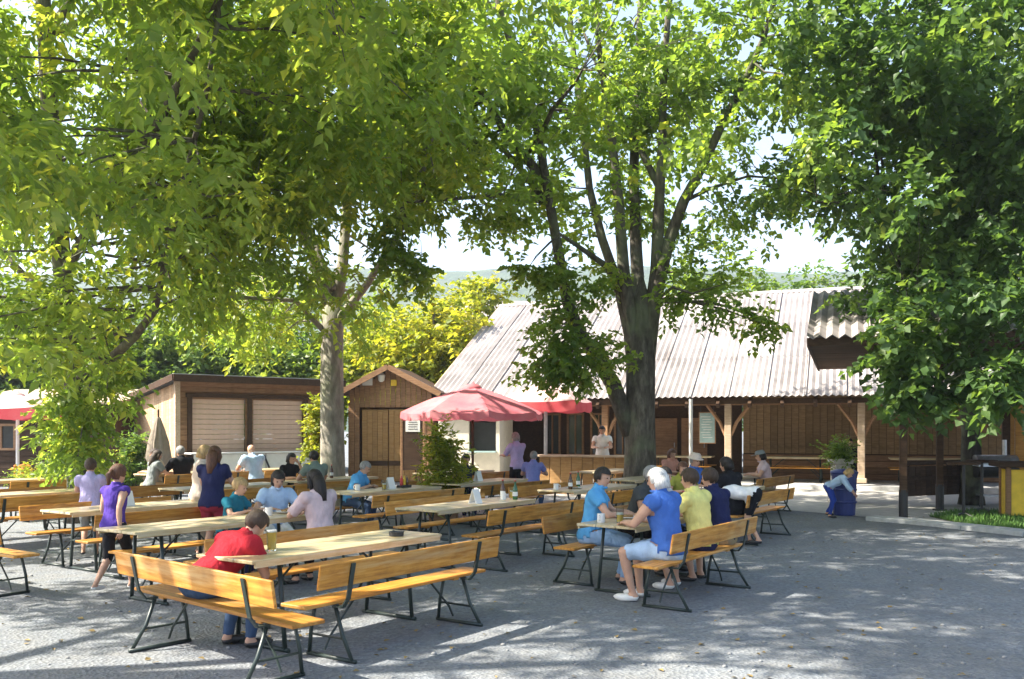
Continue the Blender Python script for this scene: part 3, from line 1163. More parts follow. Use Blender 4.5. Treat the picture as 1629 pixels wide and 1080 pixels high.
# shoots hanging round the trunk
g_ = np.random.default_rng(5)
for i in range(27):
    X, Y, d = g_.uniform(85, 190), g_.uniform(560, 750), g_.uniform(16.0, 17.8)
    if abs(X - 115) > 40 and Y > 650:
        X = 115 + g_.uniform(-22, 22)
    C1.append(px(X, d, Y)); R1.append(g_.uniform(.22, .42))
tree('leafy tree at the far left with green shoots hugging its hidden trunk', 'ash_tree', T1B, t1_trunk, t1_limbs, C1, R1, M_LEAFA, M_BARK,
     seed=31, lopt=dict(nspray=12, nleaf=9, L=.19, Wd=.09, slen=.5, droop=.42, tint=(.56, .20)), extra_limbs=12, twfrac=.7)

# --- tree standing outside the picture at the left, nearer than the others; its crown shades the front of the yard
T0B = Vector((-8.6, 5.6, 0))
C0, R0 = crown_points((-4.6, 8.2, 9.4), (8.4, 5.6, 2.9), 900, [(-100, -60), (0, 60), (200, 20), (300, -40), (1700, -60)], 29, (.36, .66), -.04, .42, zmin=5.5, thin=.9)
tree('tree at the left outside the row whose crown overhangs the front of the yard', 'ash_tree', T0B, [(T0B, .36), (T0B + Vector((0, 0, .4)), .27), (T0B + Vector((.1, 0, 3)), .23), (T0B + Vector((.5, 0, 6)), .17), (T0B + Vector((1.0, 0, 9)), .09)],
     [[(T0B + Vector((.1, 0, 3)), .12), (T0B + Vector((1.2, .4, 5.2)), .09), (T0B + Vector((4.2, 1.6, 7.8)), .06), (T0B + Vector((8, 2.6, 9.2)), .025)],
      [(T0B + Vector((.3, 0, 4.6)), .10), (T0B + Vector((-.6, 1.6, 6.4)), .07), (T0B + Vector((-1.2, 3.2, 7.6)), .03)],
      [(T0B + Vector((.2, 0, 4)), .10), (T0B + Vector((.9, -1.8, 6)), .07), (T0B + Vector((1.6, -3.6, 7.2)), .03)]],
     C0, R0, M_LEAFA, M_BARK, seed=30, lopt=dict(nspray=12, nleaf=9, L=.19, Wd=.09, slen=.5, droop=.42, tint=(.56, .20)), extra_limbs=14, twfrac=.6)

# --- slim pale trunk tree left of the middle
T2B = px(530, 20.4)
t2_trunk = [(T2B, .40), (T2B + Vector((.0, 0, .12)), .33), (T2B + Vector((.0, 0, .35)), .285), (T2B + Vector((-.02, 0, 1.6)), .26), (px(528, 20.4, 590), .25), (px(529, 20.4, 520), .24), (px(530, 20.4, 480), .22)]
t2_limbs = [
    limb_px([(527, 500, 20.4), (505, 430, 20.2), (470, 340, 19.6), (430, 220, 19), (400, 90, 18.4), (380, -60, 18)], .15, .04),
    limb_px([(532, 500, 20.4), (545, 420, 20.6), (552, 320, 20.9), (560, 180, 21.2), (570, 20, 21.5), (580, -160, 21.8)], .16, .05),
    limb_px([(530, 520, 20.4), (585, 450, 19.8), (630, 380, 19.0), (665, 300, 18.2), (700, 180, 17.4)], .11, .03),
    limb_px([(528, 540, 20.4), (470, 478, 20), (400, 474, 19.4), (330, 468, 18.6), (280, 440, 18)], .07, .025),
    limb_px([(528, 460, 20.3), (490, 360, 21.2), (450, 250, 22), (420, 100, 23)], .10, .03),
]
bot2 = [(-100, 300), (200, 440), (290, 545), (380, 585), (430, 598), (520, 580), (565, 605), (590, 520), (630, 470), (680, 462), (700, 430), (720, 330), (780, 200), (860, 90), (1000, -60), (1700, -60)]
C2, R2 = crown_points((-4.3, 19.2, 7.4), (6.0, 5.6, 5.2), 1250, bot2, 22, (.36, .68), -.01, .42, (190, 900), zmin=2.9)
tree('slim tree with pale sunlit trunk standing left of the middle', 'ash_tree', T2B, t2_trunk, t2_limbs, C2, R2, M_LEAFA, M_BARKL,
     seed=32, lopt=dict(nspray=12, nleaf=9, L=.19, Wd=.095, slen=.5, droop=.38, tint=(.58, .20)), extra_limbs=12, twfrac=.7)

# --- the big many-stemmed tree in the middle
D3 = 20.0
T3B = px(1018, D3)
t3_trunk = [(T3B, .60), (T3B + Vector((.0, 0, .12)), .48), (T3B + Vector((.0, 0, .4)), .40), (px(1018, D3, 730), .34), (px(1019, D3, 660), .325), (px(1020, D3, 590), .315), (px(1020, D3, 545), .33), (px(1020, D3, 505), .27), (px(1020, D3, 470), .17), (px(1020, D3, 440), .05)]
t3_limbs = [
    limb_px([(1004, 690, D3), (975, 610, 19.9), (948, 565, 19.7), (922, 530, 19.5), (903, 480, 19.3), (890, 410, 19.1), (876, 330, 18.9), (864, 260, 18.6), (848, 170, 18.3), (815, 80, 18), (780, -40, 17.5)], .20, .05),
    limb_px([(1010, 600, D3), (1001, 530, D3), (982, 450, 20.1), (958, 380, 20.3), (938, 300, 20.5), (926, 190, 20.8), (910, 60, 21), (900, -80, 21.4)], .16, .04),
    limb_px([(1014, 610, D3), (1006, 520, 19.9), (992, 430, 19.8), (984, 320, 19.7), (972, 210, 19.6), (955, 90, 19.4), (940, -80, 19)], .20, .05),
    limb_px([(1020, 600, D3), (1018, 500, 20.1), (1012, 400, 20.3), (1008, 280, 20.6), (1013, 150, 21), (1018, 20, 21.4), (1030, -140, 21.8)], .20, .05),
    limb_px([(1026, 610, D3), (1034, 520, 19.9), (1045, 430, 19.9), (1048, 340, 19.7), (1054, 230, 19.5), (1056, 110, 19.2), (1070, -60, 18.8)], .21, .05),
    limb_px([(1030, 580, D3), (1042, 480, 19.8), (1062, 390, 19.8), (1088, 320, 19.6), (1120, 260, 19.3), (1150, 195, 19), (1182, 135, 18.6), (1215, 60, 18.2), (1250, -60, 17.6)], .17, .05),
    limb_px([(1000, 470, D3), (960, 420, 19.4), (920, 392, 18.8), (890, 372, 18.2)], .09, .03),
    limb_px([(868, 290, 18.8), (800, 205, 18.2), (745, 110, 17.6), (700, 30, 17), (650, -80, 16.4)], .10, .03),
    limb_px([(876, 330, 18.9), (820, 260, 19.4), (770, 200, 20), (700, 130, 20.6), (630, 60, 21)], .08, .025),
    limb_px([(870, 320, 18.9), (790, 310, 18.2), (700, 318, 17.4), (640, 322, 16.8)], .07, .02),
    limb_px([(1088, 320, 19.6), (1130, 300, 20), (1190, 280, 20.4), (1240, 284, 20.8)], .05, .02),
    limb_px([(1050, 300, 19.6), (1000, 200, 20.4), (960, 130, 21), (920, 30, 21.6)], .08, .03),
]
bot3 = [(560, 200), (640, 345), (700, 385), (760, 400), (800, 400), (850, 425), (905, 420), (960, 372), (1000, 360), (1050, 410), (1090, 470), (1140, 500), (1200, 470), (1250, 420), (1290, 380), (1400, 200)]
C3, R3 = crown_points((3.0, 19.6, 8.3), (6.9, 6.6, 5.9), 700, bot3, 23, (.32, .62), -.02, .55, (600, 1330), zmin=3.2, thin=.8)
Ca, Ra = crown_points((-0.6, 18.4, 8.2), (4.2, 4.6, 5.2), 270, bot3, 27, (.32, .6), -.05, .6, (600, 900), zmin=3.2)
C3 += Ca
R3 += Ra
for (X, Y, d, r) in [(900, 430, 18.6, .35), (880, 500, 18.9, .3), (905, 520, 18.9, .45), (940, 545, 19, .45), (890, 572, 18.7, .42), (930, 600, 18.8, .42), (905, 595, 18.5, .35), 
                     (1075, 500, 19.2, .38), (975, 575, 19.1, .34),
                     (1095, 470, 19, .4), (1120, 455, 18.8, .42), (1070, 460, 19.2, .4), (1145, 480, 18.5, .35), (1180, 485, 18.2, .32), (1205, 508, 18.0, .28), (1220, 520, 17.9, .2),
                     (950, 440, 19.4, .4), (925, 470, 19.2, .4), (880, 540, 18.7, .38), (1130, 430, 19, .4), (1080, 430, 19.1, .4), (1100, 400, 19.3, .4),
                     (835, 425, 18, .3), (862, 440, 18, .25), (915, 560, 18.8, .4), (860, 580, 18.6, .25), (650, 425, 17.0, .3), (668, 440, 17.0, .25), (635, 400, 17, .32), (615, 380, 17, .35)]:
    for j in range(2 if X < 985 else 1):
        C3.append(px(X + random.uniform(-14, 14), d + random.uniform(-.3, .3), Y + random.uniform(-14, 10))); R3.append(r * random.uniform(.7, 1))
tree('big tree in the middle whose thick trunk splits into many upright stems', 'maple_tree', T3B, t3_trunk, t3_limbs, C3, R3, M_LEAFB, M_BARK,
     seed=33, lopt=dict(nspray=12, nleaf=9, L=.15, Wd=.12, slen=.45, droop=.3, tint=(.44, .18)), extra_limbs=8, twfrac=.8)

# --- dark maple at the right
T4B = px(1546, 21.0)
t4_trunk = [(T4B, .30), (T4B + Vector((0, 0, .3)), .23), (px(1545, 21, 690), .205), (px(1540, 21, 560), .25), (px(1522, 20.8, 430), .23), (px(1505, 20.5, 300), .19), (px(1490, 20, 150), .15), (px(1480, 19.5, -60), .10)]
t4_limbs = [
    limb_px([(1535, 540, 21), (1490, 450, 20.2), (1440, 380, 19.2), (1380, 330, 18.2), (1300, 320, 17.4)], .12, .03),
    limb_px([(1522, 430, 20.8), (1560, 330, 20), (1600, 220, 19), (1640, 80, 18)], .12, .03),
    limb_px([(1505, 300, 20.5), (1440, 210, 19.6), (1380, 120, 18.8), (1330, 20, 18)], .11, .03),
    limb_px([(1540, 560, 21), (1590, 520, 20), (1640, 500, 19)], .09, .03),
    limb_px([(1538, 600, 21), (1480, 560, 19.6), (1440, 560, 18.6)], .07, .02),
]
bot4 = [(1100, 100), (1180, 300), (1215, 400), (1260, 470), (1300, 478), (1340, 486), (1385, 470), (1405, 520), (1420, 600), (1435, 650), (1500, 668), (1540, 640), (1580, 625), (1629, 690), (1710, 700)]
C4, R4 = crown_points((9.3, 17.2, 6.9), (5.2, 5.6, 5.2), 1200, bot4, 24, (.36, .66), -.06, .5, (1170, 1900), zmin=2.0)
for (X, Y, d, r) in [(1500, 500, 14.4, .4), (1540, 480, 14.2, .4), (1580, 450, 14, .4), (1620, 500, 14, .4), (1560, 560, 14.2, .4), (1500, 450, 14.4, .4), (1450, 510, 14.6, .36), (1570, 590, 14.2, .3), (1510, 640, 14.6, .3), (1440, 610, 14.6, .38), (1470, 630, 14.6, .36), (1450, 560, 14.6, .4), (1500, 600, 14.6, .4), (1530, 560, 14.6, .4), (1480, 520, 14.6, .4), (1425, 520, 14.6, .36), (1430, 470, 14.6, .4), (1600, 590, 14.2, .36),
                     (1615, 640, 14.2, .32), (1620, 560, 14.2, .36), (1560, 520, 14.4, .4), (1600, 470, 14.0, .4), (1440, 640, 14.5, .25), (1425, 570, 14.6, .3), (1540, 610, 14.8, .3), (1460, 590, 14.7, .36), (1625, 610, 14.0, .34), (1590, 620, 14.2, .3)]:
    for j in range(1):
        C4.append(px(X + random.uniform(-12, 12), d + random.uniform(-.4, .4), Y + random.uniform(-12, 10))); R4.append(r * random.uniform(.7, 1))
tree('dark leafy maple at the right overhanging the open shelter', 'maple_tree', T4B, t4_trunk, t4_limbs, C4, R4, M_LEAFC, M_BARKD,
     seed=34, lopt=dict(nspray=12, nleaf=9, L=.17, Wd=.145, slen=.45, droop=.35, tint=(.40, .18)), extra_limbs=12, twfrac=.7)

# --- trees and bushes behind the sheds
def back_tree(label, name, X, d, top, r, mat, seed, n=130, L=.26, Wd=.2, tint=(.5, .2), low=1.0, grp='trees behind the sheds'):
    b = px(X, d)
    H = CAMZ + (HZ - top) / F * d
    g = np.random.default_rng(seed)
    C, Rr = [], []
    for i in range(n):
        v = g.normal(size=3)
        v /= np.linalg.norm(v)
        u = g.random() ** .4
        c = Vector((b.x + v[0] * u * r, b.y + v[1] * u * r * .8, (H + low) / 2 + v[2] * u * (H - low) / 2 * .92))
        if mnoise.noise(c * .6 + Vector((seed, 0, 0))) < -.2:
            continue
        C.append(c)
        Rr.append(g.uniform(.45, .95) * min(1, r / 2.2))
    tr = [(b, .18), (b + Vector((.03, 0, H * .3)), .14), (b + Vector((-.04, .05, H * .6)), .09), (b + Vector((0, 0, H * .85)), .04)]
    lim = []
    for k in range(4):
        a = tr[1][0].lerp(tr[3][0], .15 + .18 * k)
        e = C[(k * 17) % len(C)]
        pts = curve_pts(a, e, 4, .3, .2, seed + k)
        lim.append([(p, .07 * (1 - .8 * i / 4)) for i, p in enumerate(pts)])
    return tree(label, name, b, tr, lim, C, Rr, mat, M_BARK, grp, seed, lopt=dict(nspray=11, nleaf=7, L=L, Wd=Wd, slen=.7, droop=.3, tint=tint), twfrac=.5)

back_tree('yellow-green tree between the gabled shed and the barn roof', 'locust_tree', 690, 36, 455, 2.7, M_LEAFY, 51, 170, tint=(.55, .2))
back_tree('tall yellow-green tree with its top beside the pale barn roof edge', 'locust_tree', 755, 41, 425, 2.0, M_LEAFY, 52, 120, tint=(.5, .2))
back_tree('bright light green tree directly above the gabled shed', 'locust_tree', 610, 38, 470, 2.4, M_LEAFY, 53, 140, tint=(.35, .2))
back_tree('pale green rounded tree above the red-brown shed roof', 'lime_tree', 330, 37, 495, 3.0, M_LEAFG, 54, 170, tint=(.62, .2))
back_tree('light green tree rising over the right end of the shutter shed', 'lime_tree', 455, 39, 470, 2.8, M_LEAFG, 55, 160, tint=(.55, .2))
back_tree('mid green tree behind the sunlit side wall of the shed', 'lime_tree', 225, 36, 500, 2.4, M_LEAFG, 56, 140, tint=(.5, .2))
back_tree('green tree behind the right half of the low dark shed', 'lime_tree', 90, 38, 500, 2.9, M_LEAFG, 57, 150, tint=(.4, .2))
back_tree('green tree behind the left end of the low dark shed', 'lime_tree', -40, 37, 470, 2.9, M_LEAFG, 58, 150, tint=(.42, .2))
back_tree('small bright green tree peeking over the barn ridge left of the big trunk', 'lime_tree', 885, 50, 440, 1.5, M_LEAFY, 59, 70, tint=(.35, .2))
back_tree('bluish green tree behind the barn ridge right of the big trunk', 'lime_tree', 1215, 52, 420, 3.3, M_LEAFG, 60, 120, tint=(.35, .2))
back_tree('green tree behind the barn ridge in line with the many stems', 'lime_tree', 1110, 50, 405, 2.8, M_LEAFG, 61, 120, tint=(.45, .2))
back_tree('green tree behind the barn showing between the two right crowns', 'lime_tree', 1330, 50, 400, 3.0, M_LEAFG, 62, 120, tint=(.4, .2))

# ------------------------------------------------------------------ beer benches and tables
def make_bench(back=True, half=False):
    ln = 1.15 if half else 2.2
    t = bpy.data.objects.new('beer_bench', None)
    COL.objects.link(t)
    MB().box((0, 0, .440), (ln, .27, .028), bev=.006).build('seat', M_BENCH, t)
    for x in (-ln * .31, ln * .31):
        MB().box((x, 0, .416), (.07, .24, .018)).build('seat_batten', M_BENCH, t)
    if back:
        b = MB().box((0, 0, 0), (ln, .024, .19), Matrix.Rotation(R(9), 3, 'X'), bev=.006)
        b.build('backrest', M_BENCH, t, loc=(0, -.272, .675))
    for sg in (-1, 1):
        x = sg * ln * .355
        yb = -.30 if back else -.17
        f = MB()
        f.tube([(x, .10, .42), (x, .15, .2), (x, .17, .02)], .016, 6)
        f.tube([(x, -.11, .42), (x, -.19, .2), (x + sg * .01, yb, .02)], .016, 6)
        f.tube([(x, .19, .016), (x, yb - .03, .016)], .016, 6)
        f.box((x, 0, .418), (.035, .27, .01))
        f.build('leg_frame', M_STEEL, t, sm=True)
        MB().tube([(x, .0, .06), (x - sg * .06, .0, .16), (x - sg * .32, 0, .41)], .010, 5).tube([(x, .155, .17), (x, -.2, .17)], .010, 5).build('brace', M_STEEL, t)
        if back:
            s = MB()
            pts = [(x, -.10, .405), (x, -.19, .41), (x, -.245, .48), (x, -.272, .61), (x, -.300, .745)]
            for a, c in zip(pts[:-1], pts[1:]):
                a, c = Vector(a), Vector(c)
                m = (a + c) / 2
                an = math.atan2((c - a).z, (c - a).y)
                s.box(m + Vector((0, -.006, 0)), (.042, (c - a).length + .012, .012), Matrix.Rotation(an, 3, 'X'))
            s.build('back_support', M_STEEL, t)
    return t

def make_table():
    t = bpy.data.objects.new('beer_table', None)
    COL.objects.link(t)
    pm = MB().box((0, 0, 0), (2.2, .226, .028), bev=.005).mesh('tabletop_plank', M_TOP)
    for k in (-1, 0, 1):
        link('tabletop_plank', pm, t, (0, k * .232, .746))
    MB().box((0, 0, .722), (.07, .62, .02)).box((-.78, 0, .722), (.08, .62, .02)).box((.78, 0, .722), (.08, .62, .02)).build('batten', M_TOP, t)
    for y in (-1, 1):
        MB().box((0, y * .337, .727), (2.14, .02, .05)).build('edge_rail', M_TOP, t)
    for sg in (-1, 1):
        x = sg * .74
        f = MB()
        for y in (-1, 1):
            f.tube([(x, y * .22, .71), (x, y * .26, .3), (x, y * .29, .02)], .019, 6)
        f.tube([(x, -.33, .018), (x, .33, .018)], .019, 6).tube([(x, -.25, .36), (x, .25, .36)], .015, 6)
        f.build('leg_frame', M_STEEL, t, sm=True)
        MB().tube([(x, 0, .36), (x - sg * .1, 0, .44), (x - sg * .42, 0, .70)], .011, 5).build('brace', M_STEEL, t)
    return t

PROTO = {'b': make_bench(True), 'p': make_bench(False), 't': make_table()}
USED = {k: False for k in PROTO}
ROW_RZ = math.atan2(RV.y, RV.x)
def place(kind, pos, rz, label, cat, group):
    o = PROTO[kind] if not USED[kind] else copy_tree(PROTO[kind])
    USED[kind] = True
    o.location = (pos.x, pos.y, 0)
    o.rotation_euler = (0, 0, rz + random.uniform(-.012, .012))
    return tag(o, label, cat, group)

BG, TG = 'beer garden benches', 'beer garden tables'
def table(r, p, label):
    return place('t', rp(r, p), ROW_RZ, label, 'table', TG)
def bench(r, p, side, label, plain_=False):
    """side 'n': near side of its table, sitter faces away from the camera (backrest towards it); 'f': far side; 'e': across the left end"""
    rz = {'n': ROW_RZ, 'f': ROW_RZ + math.pi, 'e': ROW_RZ - math.pi / 2}[side]
    return place('p' if plain_ else 'b', rp(r, p), rz, label, 'bench', BG)

# (r, p) are metres along and across the rows, from the middle of the nearest table
table(0, 0, 'nearest table, pale top with a beer glass and a black ashtray')
bench(.10, .66, 'n', 'nearest orange bench in front, empty, its long backrest towards the camera')
bench(.53, -.68, 'f', 'orange bench on the far side of the nearest table')
o = bench(-1.22, .12, 'e', 'orange bench set across the end of the nearest table, person in red sits on it')
o.rotation_euler[2] -= R(7)
table(.6, -2.45, 'white-shining table behind the person in red')
bench(1.0, -3.1, 'f', 'backless bench where the blond child in teal sits', True)
bench(1.0, -1.8, 'n', 'backless bench carrying the woman in the pale pink blouse', True)
table(1.35, -4.95, 'white-shining table between the walking girl and the standing woman in navy')
bench(1.3, -4.28, 'n', 'brown bench whose backrest runs between two white tables, behind the walking girl')
bench(1.4, -5.62, 'f', 'bench on the far side of the table beside the standing woman in navy')
bench(-.75, -4.75, 'e', 'bench at the left picture edge with a pale shining seat')
table(1.75, -8.5, 'farther white table at the left edge, beyond the walking girl')
bench(1.7, -7.82, 'n', 'brown bench in front of the farther white table at the left edge')
bench(1.75, -9.2, 'f', 'bench behind the farther white table at the left edge')
table(4.6, -7.4, 'table behind the standing woman in navy')
bench(4.5, -6.72, 'n', 'brown bench facing away, just right of the standing woman in navy')
bench(4.4, -8.1, 'f', 'bench beyond the table behind the standing woman in navy')
table(7.2, -7.6, 'table left of the slim pale trunk with a seated woman in black')
bench(6.6, -6.92, 'n', 'bench with the grey-green shirted sitter left of the slim pale trunk')
bench(7.0, -8.28, 'f', 'bench under the woman in black before the white counter')
table(5.5, -4.5, 'long table right of the slim pale trunk with a shining top')
bench(5.3, -3.8, 'n', 'red-brown bench in front of the table right of the slim trunk')
bench(5.6, -5.18, 'f', 'bench where the grey-haired person in bright blue sits')
table(4.05, -1.6, 'long white-shining table in the centre of the garden')
bench(4.3, -.93, 'n', 'red-brown bench on the near side of the long central table')
bench(4.55, -2.28, 'f', 'pinkish brown bench behind the long central table, backrest seen from inside')
table(3.75, 1.25, 'table of the large group at the right, with glasses on it')
bench(3.3, 1.92, 'n', 'orange bench under the white-haired person in blue and the person in yellow')
bench(4.0, .58, 'f', 'orange bench at whose right part the person in light blue sits')
table(8.3, -4.6, 'table behind the potted shrub under the red parasol')
bench(8.1, -3.92, 'n', 'sunlit yellow bench right of the potted shrub')
bench(8.4, -5.3, 'f', 'bench under the dark clothed sitter beneath the red parasol')
table(7.9, -2.0, 'table with bottles left of the big trunk')
bench(7.7, -1.3, 'n', 'bench standing closest to the foot of the big trunk, left of it')
bench(8.0, -2.7, 'f', 'bench behind the table with bottles left of the big trunk')
table(11.2, -2.6, 'far table directly left of the big trunk below the staff in white')
bench(11.0, -1.9, 'n', 'pinkish brown bench in front of the far table left of the big trunk')
table(8.8, 0.0, 'table right of the big trunk where the person in the pale hat sits')
bench(8.5, .68, 'n', 'bench with its back to the camera behind the large group')
bench(9.0, -.68, 'f', 'bench under the person in the pale hat')
table(12.8, -1.4, 'far table right of the big trunk, in front of the barn posts')
bench(12.8, -.72, 'n', 'orange bench with backrest right of the person with the white back')
bench(12.9, -2.08, 'f', 'bench beyond the far table right of the big trunk')
table(7.2, -12.2, 'far table before the sunlit side wall of the shutter shed')
bench(7.1, -11.52, 'n', 'far bench under the man in the black jacket')
table(10.0, -12.0, 'far table before the white counter')
bench(9.6, -11.32, 'n', 'far bench under the broad man in pale blue')
table(4.0, -12.4, 'far table below the low dark shed at the left')
bench(4.0, -11.7, 'n', 'far bench below the low dark shed at the left')
table(11.0, -7.4, 'far table between the slim trunk and the gabled shed')
bench(10.8, -6.7, 'n', 'salmon brown bench right of the slim trunk before the gabled shed')
table(13.5, -4.8, 'far table before the white serving hut')
bench(13.3, -4.1, 'n', 'far bench before the white serving hut')

# benches and tables under the porch of the barn
def porch_set(l, label):
    for kind, w, rz, cat, grp, txt in (('t', 2.0, B_ROT, 'table', TG, 'table under the barn porch ' + label), ('p', 2.68, B_ROT, 'bench', BG, 'bench on the inner side of the porch table ' + label),
                                       ('p', 1.32, B_ROT, 'bench', BG, 'bench on the outer side of the porch table ' + label)):
        o = place(kind, bw(l, w), rz, txt, cat, grp)
        o.location.z = .12
porch_set(11.6, 'between the two pale posts')
porch_set(15.4, 'right of the stone planter')
porch_set(8.0, 'in front of the plank doors')

# ------------------------------------------------------------------ parasols
def parasol_mat(name, c, faded):
    m, nt, out = newmat(name)
    n = nz(nt, coords(nt), 1.6, 6, .65)
    col = ramp(nt, n, [(.35, c), (.6, tuple((a + b) / 2 for a, b in zip(c, faded))), (.75, faded)])
    p = principled(nt, None, col, .85, .2)
    tr = nt.nodes.new('ShaderNodeBsdfTranslucent')
    nt.links.new(col, tr.inputs['Color'])
    mx = nt.nodes.new('ShaderNodeMixShader')
    mx.inputs[0].default_value = .3
    nt.links.new(p.outputs[0], mx.inputs[1])
    nt.links.new(tr.outputs[0], mx.inputs[2])
    nt.links.new(mx.outputs[0], out.inputs[0])
    return m
M_RED = parasol_mat('faded_red_canvas', (.66, .17, .21), (.74, .36, .36))
M_RED2 = parasol_mat('red_canvas', (.52, .07, .09), (.60, .16, .17))
M_PINK = parasol_mat('sunlit_faded_red_canvas', (.68, .40, .38), (.76, .62, .58))  # faded red canvas, sunlight on the top painted in as paler pink

def parasol(label, pos, rad, zr, za, mat, n=8, val=.2, rz=0.2, polem=M_DARKWOOD, poler=.03, vmat=None):
    t = thing('parasol', label, 'parasol', pos, rz, 'red parasols')
    top = Vector((0, 0, za))
    rim = [Vector((rad * math.cos(2 * math.pi * k / n), rad * math.sin(2 * math.pi * k / n), zr)) for k in range(n)]
    for k in range(n):
        a, b = rim[k], rim[(k + 1) % n]
        m = MB()
        rows = 6
        vs, fs = [], []
        for i in range(rows + 1):
            s = .09 + .91 * i / rows
            for j in range(7):
                q = j / 6
                e = a.lerp(b, q)
                pnt = top.lerp(e, s)
                pnt.z -= .10 * rad * s * (4 * q * (1 - q)) * .35 + .05 * math.sin(s * math.pi) * -1
                vs.append(pnt)
        for i in range(rows):
            for j in range(6):
                fs.append((i * 7 + j, i * 7 + j + 1, i * 7 + 8 + j, i * 7 + 7 + j))
        m.add(vs, fs)
        m.build('panel', mat, t, sm=True)
        v2, f2 = [], []
        for j in range(7):
            q = j / 6
            e = a.lerp(b, q)
            e.z -= .10 * rad * (4 * q * (1 - q)) * .35
            v2 += [e, e * 1.0 + Vector((e.x * .012, e.y * .012, -val * (1 - .12 * math.cos(q * 12))))]
        for j in range(6):
            f2.append((2 * j, 2 * j + 1, 2 * j + 3, 2 * j + 2))
        MB().add(v2, f2).build('valance', vmat or mat, t, sm=True)
        MB().tube([a - Vector((0, 0, .02)), top - Vector((0, 0, .05))], .011, 5).build('rib', polem, t)
        MB().tube([a.lerp(top, .5) - Vector((0, 0, .03)), Vector((0, 0, zr - .12))], .010, 5).build('strut', polem, t)
    cp = MB()
    cp.lathe([(rad * .17, za - .12), (rad * .10, za + .01), (.05, za + .05), (.02, za + .09)], 12)
    cp.build('vent_cap', mat, t, sm=True)
    MB().tube([(0, 0, .04), (0, 0, za)], poler, 10).build('pole', polem, t)
    MB().lathe([(.34, 0), (.34, .05), (.08, .08), (.07, .3)], 16).build('base', M_KERB, t)
    return t
parasol('large faded red parasol in the middle distance with drooping edge', px(752, 20.5), 1.62, 2.12, 2.72, M_RED, 8, .14, .25)
parasol('red parasol with sunlit top coloured pale pink beside the big trunk on a pale pole', px(868, 24.8), 1.5, 2.50, 3.02, M_PINK, 4, .26, .5, M_GREYM, .05, M_RED2)
parasol('flat red awning parasol on a white pole at the far left', px(28, 23.0), 1.5, 2.28, 2.62, M_PINK, 4, .26, .75, M_WHITE, .04, M_RED2)
# folded parasol in front of the sunlit shed wall
t = thing('folded_parasol', 'closed beige parasol standing by the sunlit shed wall', 'parasol', px(252, 23.5))
m = MB()
prof = [(.10, .72), (.20, .80), (.27, .95), (.22, 1.35), (.13, 1.75), (.05, 2.02), (.02, 2.06)]
vs, fs = [], []
for (r, z) in prof:
    for k in range(24):
        a = 2 * math.pi * k / 24
        q = r * (1 + .28 * math.cos(a * 8)) 
        vs.append((q * math.cos(a), q * math.sin(a), z + .05 * math.cos(a * 8) * (r > .15)))
for i in range(len(prof) - 1):
    for k in range(24):
        fs.append((i * 24 + k, i * 24 + (k + 1) % 24, (i + 1) * 24 + (k + 1) % 24, (i + 1) * 24 + k))
m.add(vs, fs).build('canopy', fabric('beige_canvas', (.30, .25, .20), .1), t, sm=True)
MB().tube([(0, 0, 0), (0, 0, 2.25)], .025, 8).build('pole', M_DARKWOOD, t)
MB().lathe([(.3, 0), (.3, .06), (.06, .1)], 14).build('base', M_KERB, t)

# ------------------------------------------------------------------ plants, planters
def shrub(name, label, cat, pos, z0, z1, r, mat, seed, n=40, pot=None, L=.12, Wd=.05, group=None, droop=.1, rr=(.14, .26)):
    t = thing(name, label, cat, pos, 0, group)
    g = np.random.default_rng(seed)
    C, Q = [], []
    st = MB()
    for i in range(n):
        a, q, z = g.uniform(0, 6.28), g.random() ** .6 * r, z0 + (z1 - z0) * g.random()
        f = 1 - .45 * abs((z - (z0 + z1) / 2) / (z1 - z0) * 2) ** 2
        c = Vector((math.cos(a) * q * f, math.sin(a) * q * f, z))
        C.append(c)
        Q.append(g.uniform(*rr))
        if i % 3 == 0:
            st.tube(curve_pts((math.cos(a) * .05, math.sin(a) * .05, z0 * .8), c, 3, .1, .1, i), [.014, .01, .008, .005], 4, cap=False)
    if st.v:
        st.build('stems', M_BARK, t)['kind'] = 'stuff'
    o = link('foliage', leaf_mesh('foliage', C, Q, mat, nspray=9, nleaf=8, L=L, Wd=Wd, slen=.25, droop=droop, seed=seed, tint=(.5, .2)), t)
    o['kind'] = 'stuff'
    if pot == 'terra':
        MB().lathe([(.14, 0), (.17, .03), (.22, .34), (.245, .34), (.245, .40), (.20, .40), (.19, .34)], 18).build('pot', M_TERRA, t, sm=False)
    elif pot == 'white':
        MB().lathe([(.13, 0), (.16, .03), (.20, .42), (.23, .44), (.23, .48), (.18, .48)], 18).build('pot', M_WHITE, t)
    elif pot == 'stone':
        MB().box((0, 0, .04), (.46, .46, .08), bev=.01).box((0, 0, .50), (.36, .36, .84), bev=.02).box((0, 0, .98), (.46, .46, .12), bev=.015).build('pot', M_STONE, t)
    elif pot == 'box':
        MB().box((0, 0, .19), (.5, .5, .38), bev=.01).build('pot', M_BROWN, t)
    return t
shrub('oleander', 'tall leafy potted shrub standing among the benches left of the red parasol', 'shrub', px(706, 16.8), .3, 1.66, .27, M_LEAFY, 71, 44, 'box', .15, .045)
shrub('round_bush', 'dark green round bush beside the sunlit shed wall', 'bush', px(213, 23.6), .3, 1.6, .36, M_LEAFC, 72, 44, None, .09, .06)
shrub('potted_plant', 'green plant in a pale stone planter in front of the right barn post', 'plant', px(1337, 21.6), .98, 1.42, .20, M_LEAFG, 73, 18, 'stone', .10, .05)
shrub('potted_plant', 'plant in a white pot below the far left awning', 'plant', px(83, 18.6), .46, 1.0, .24, M_LEAFG, 74, 20, 'white', .11, .04)
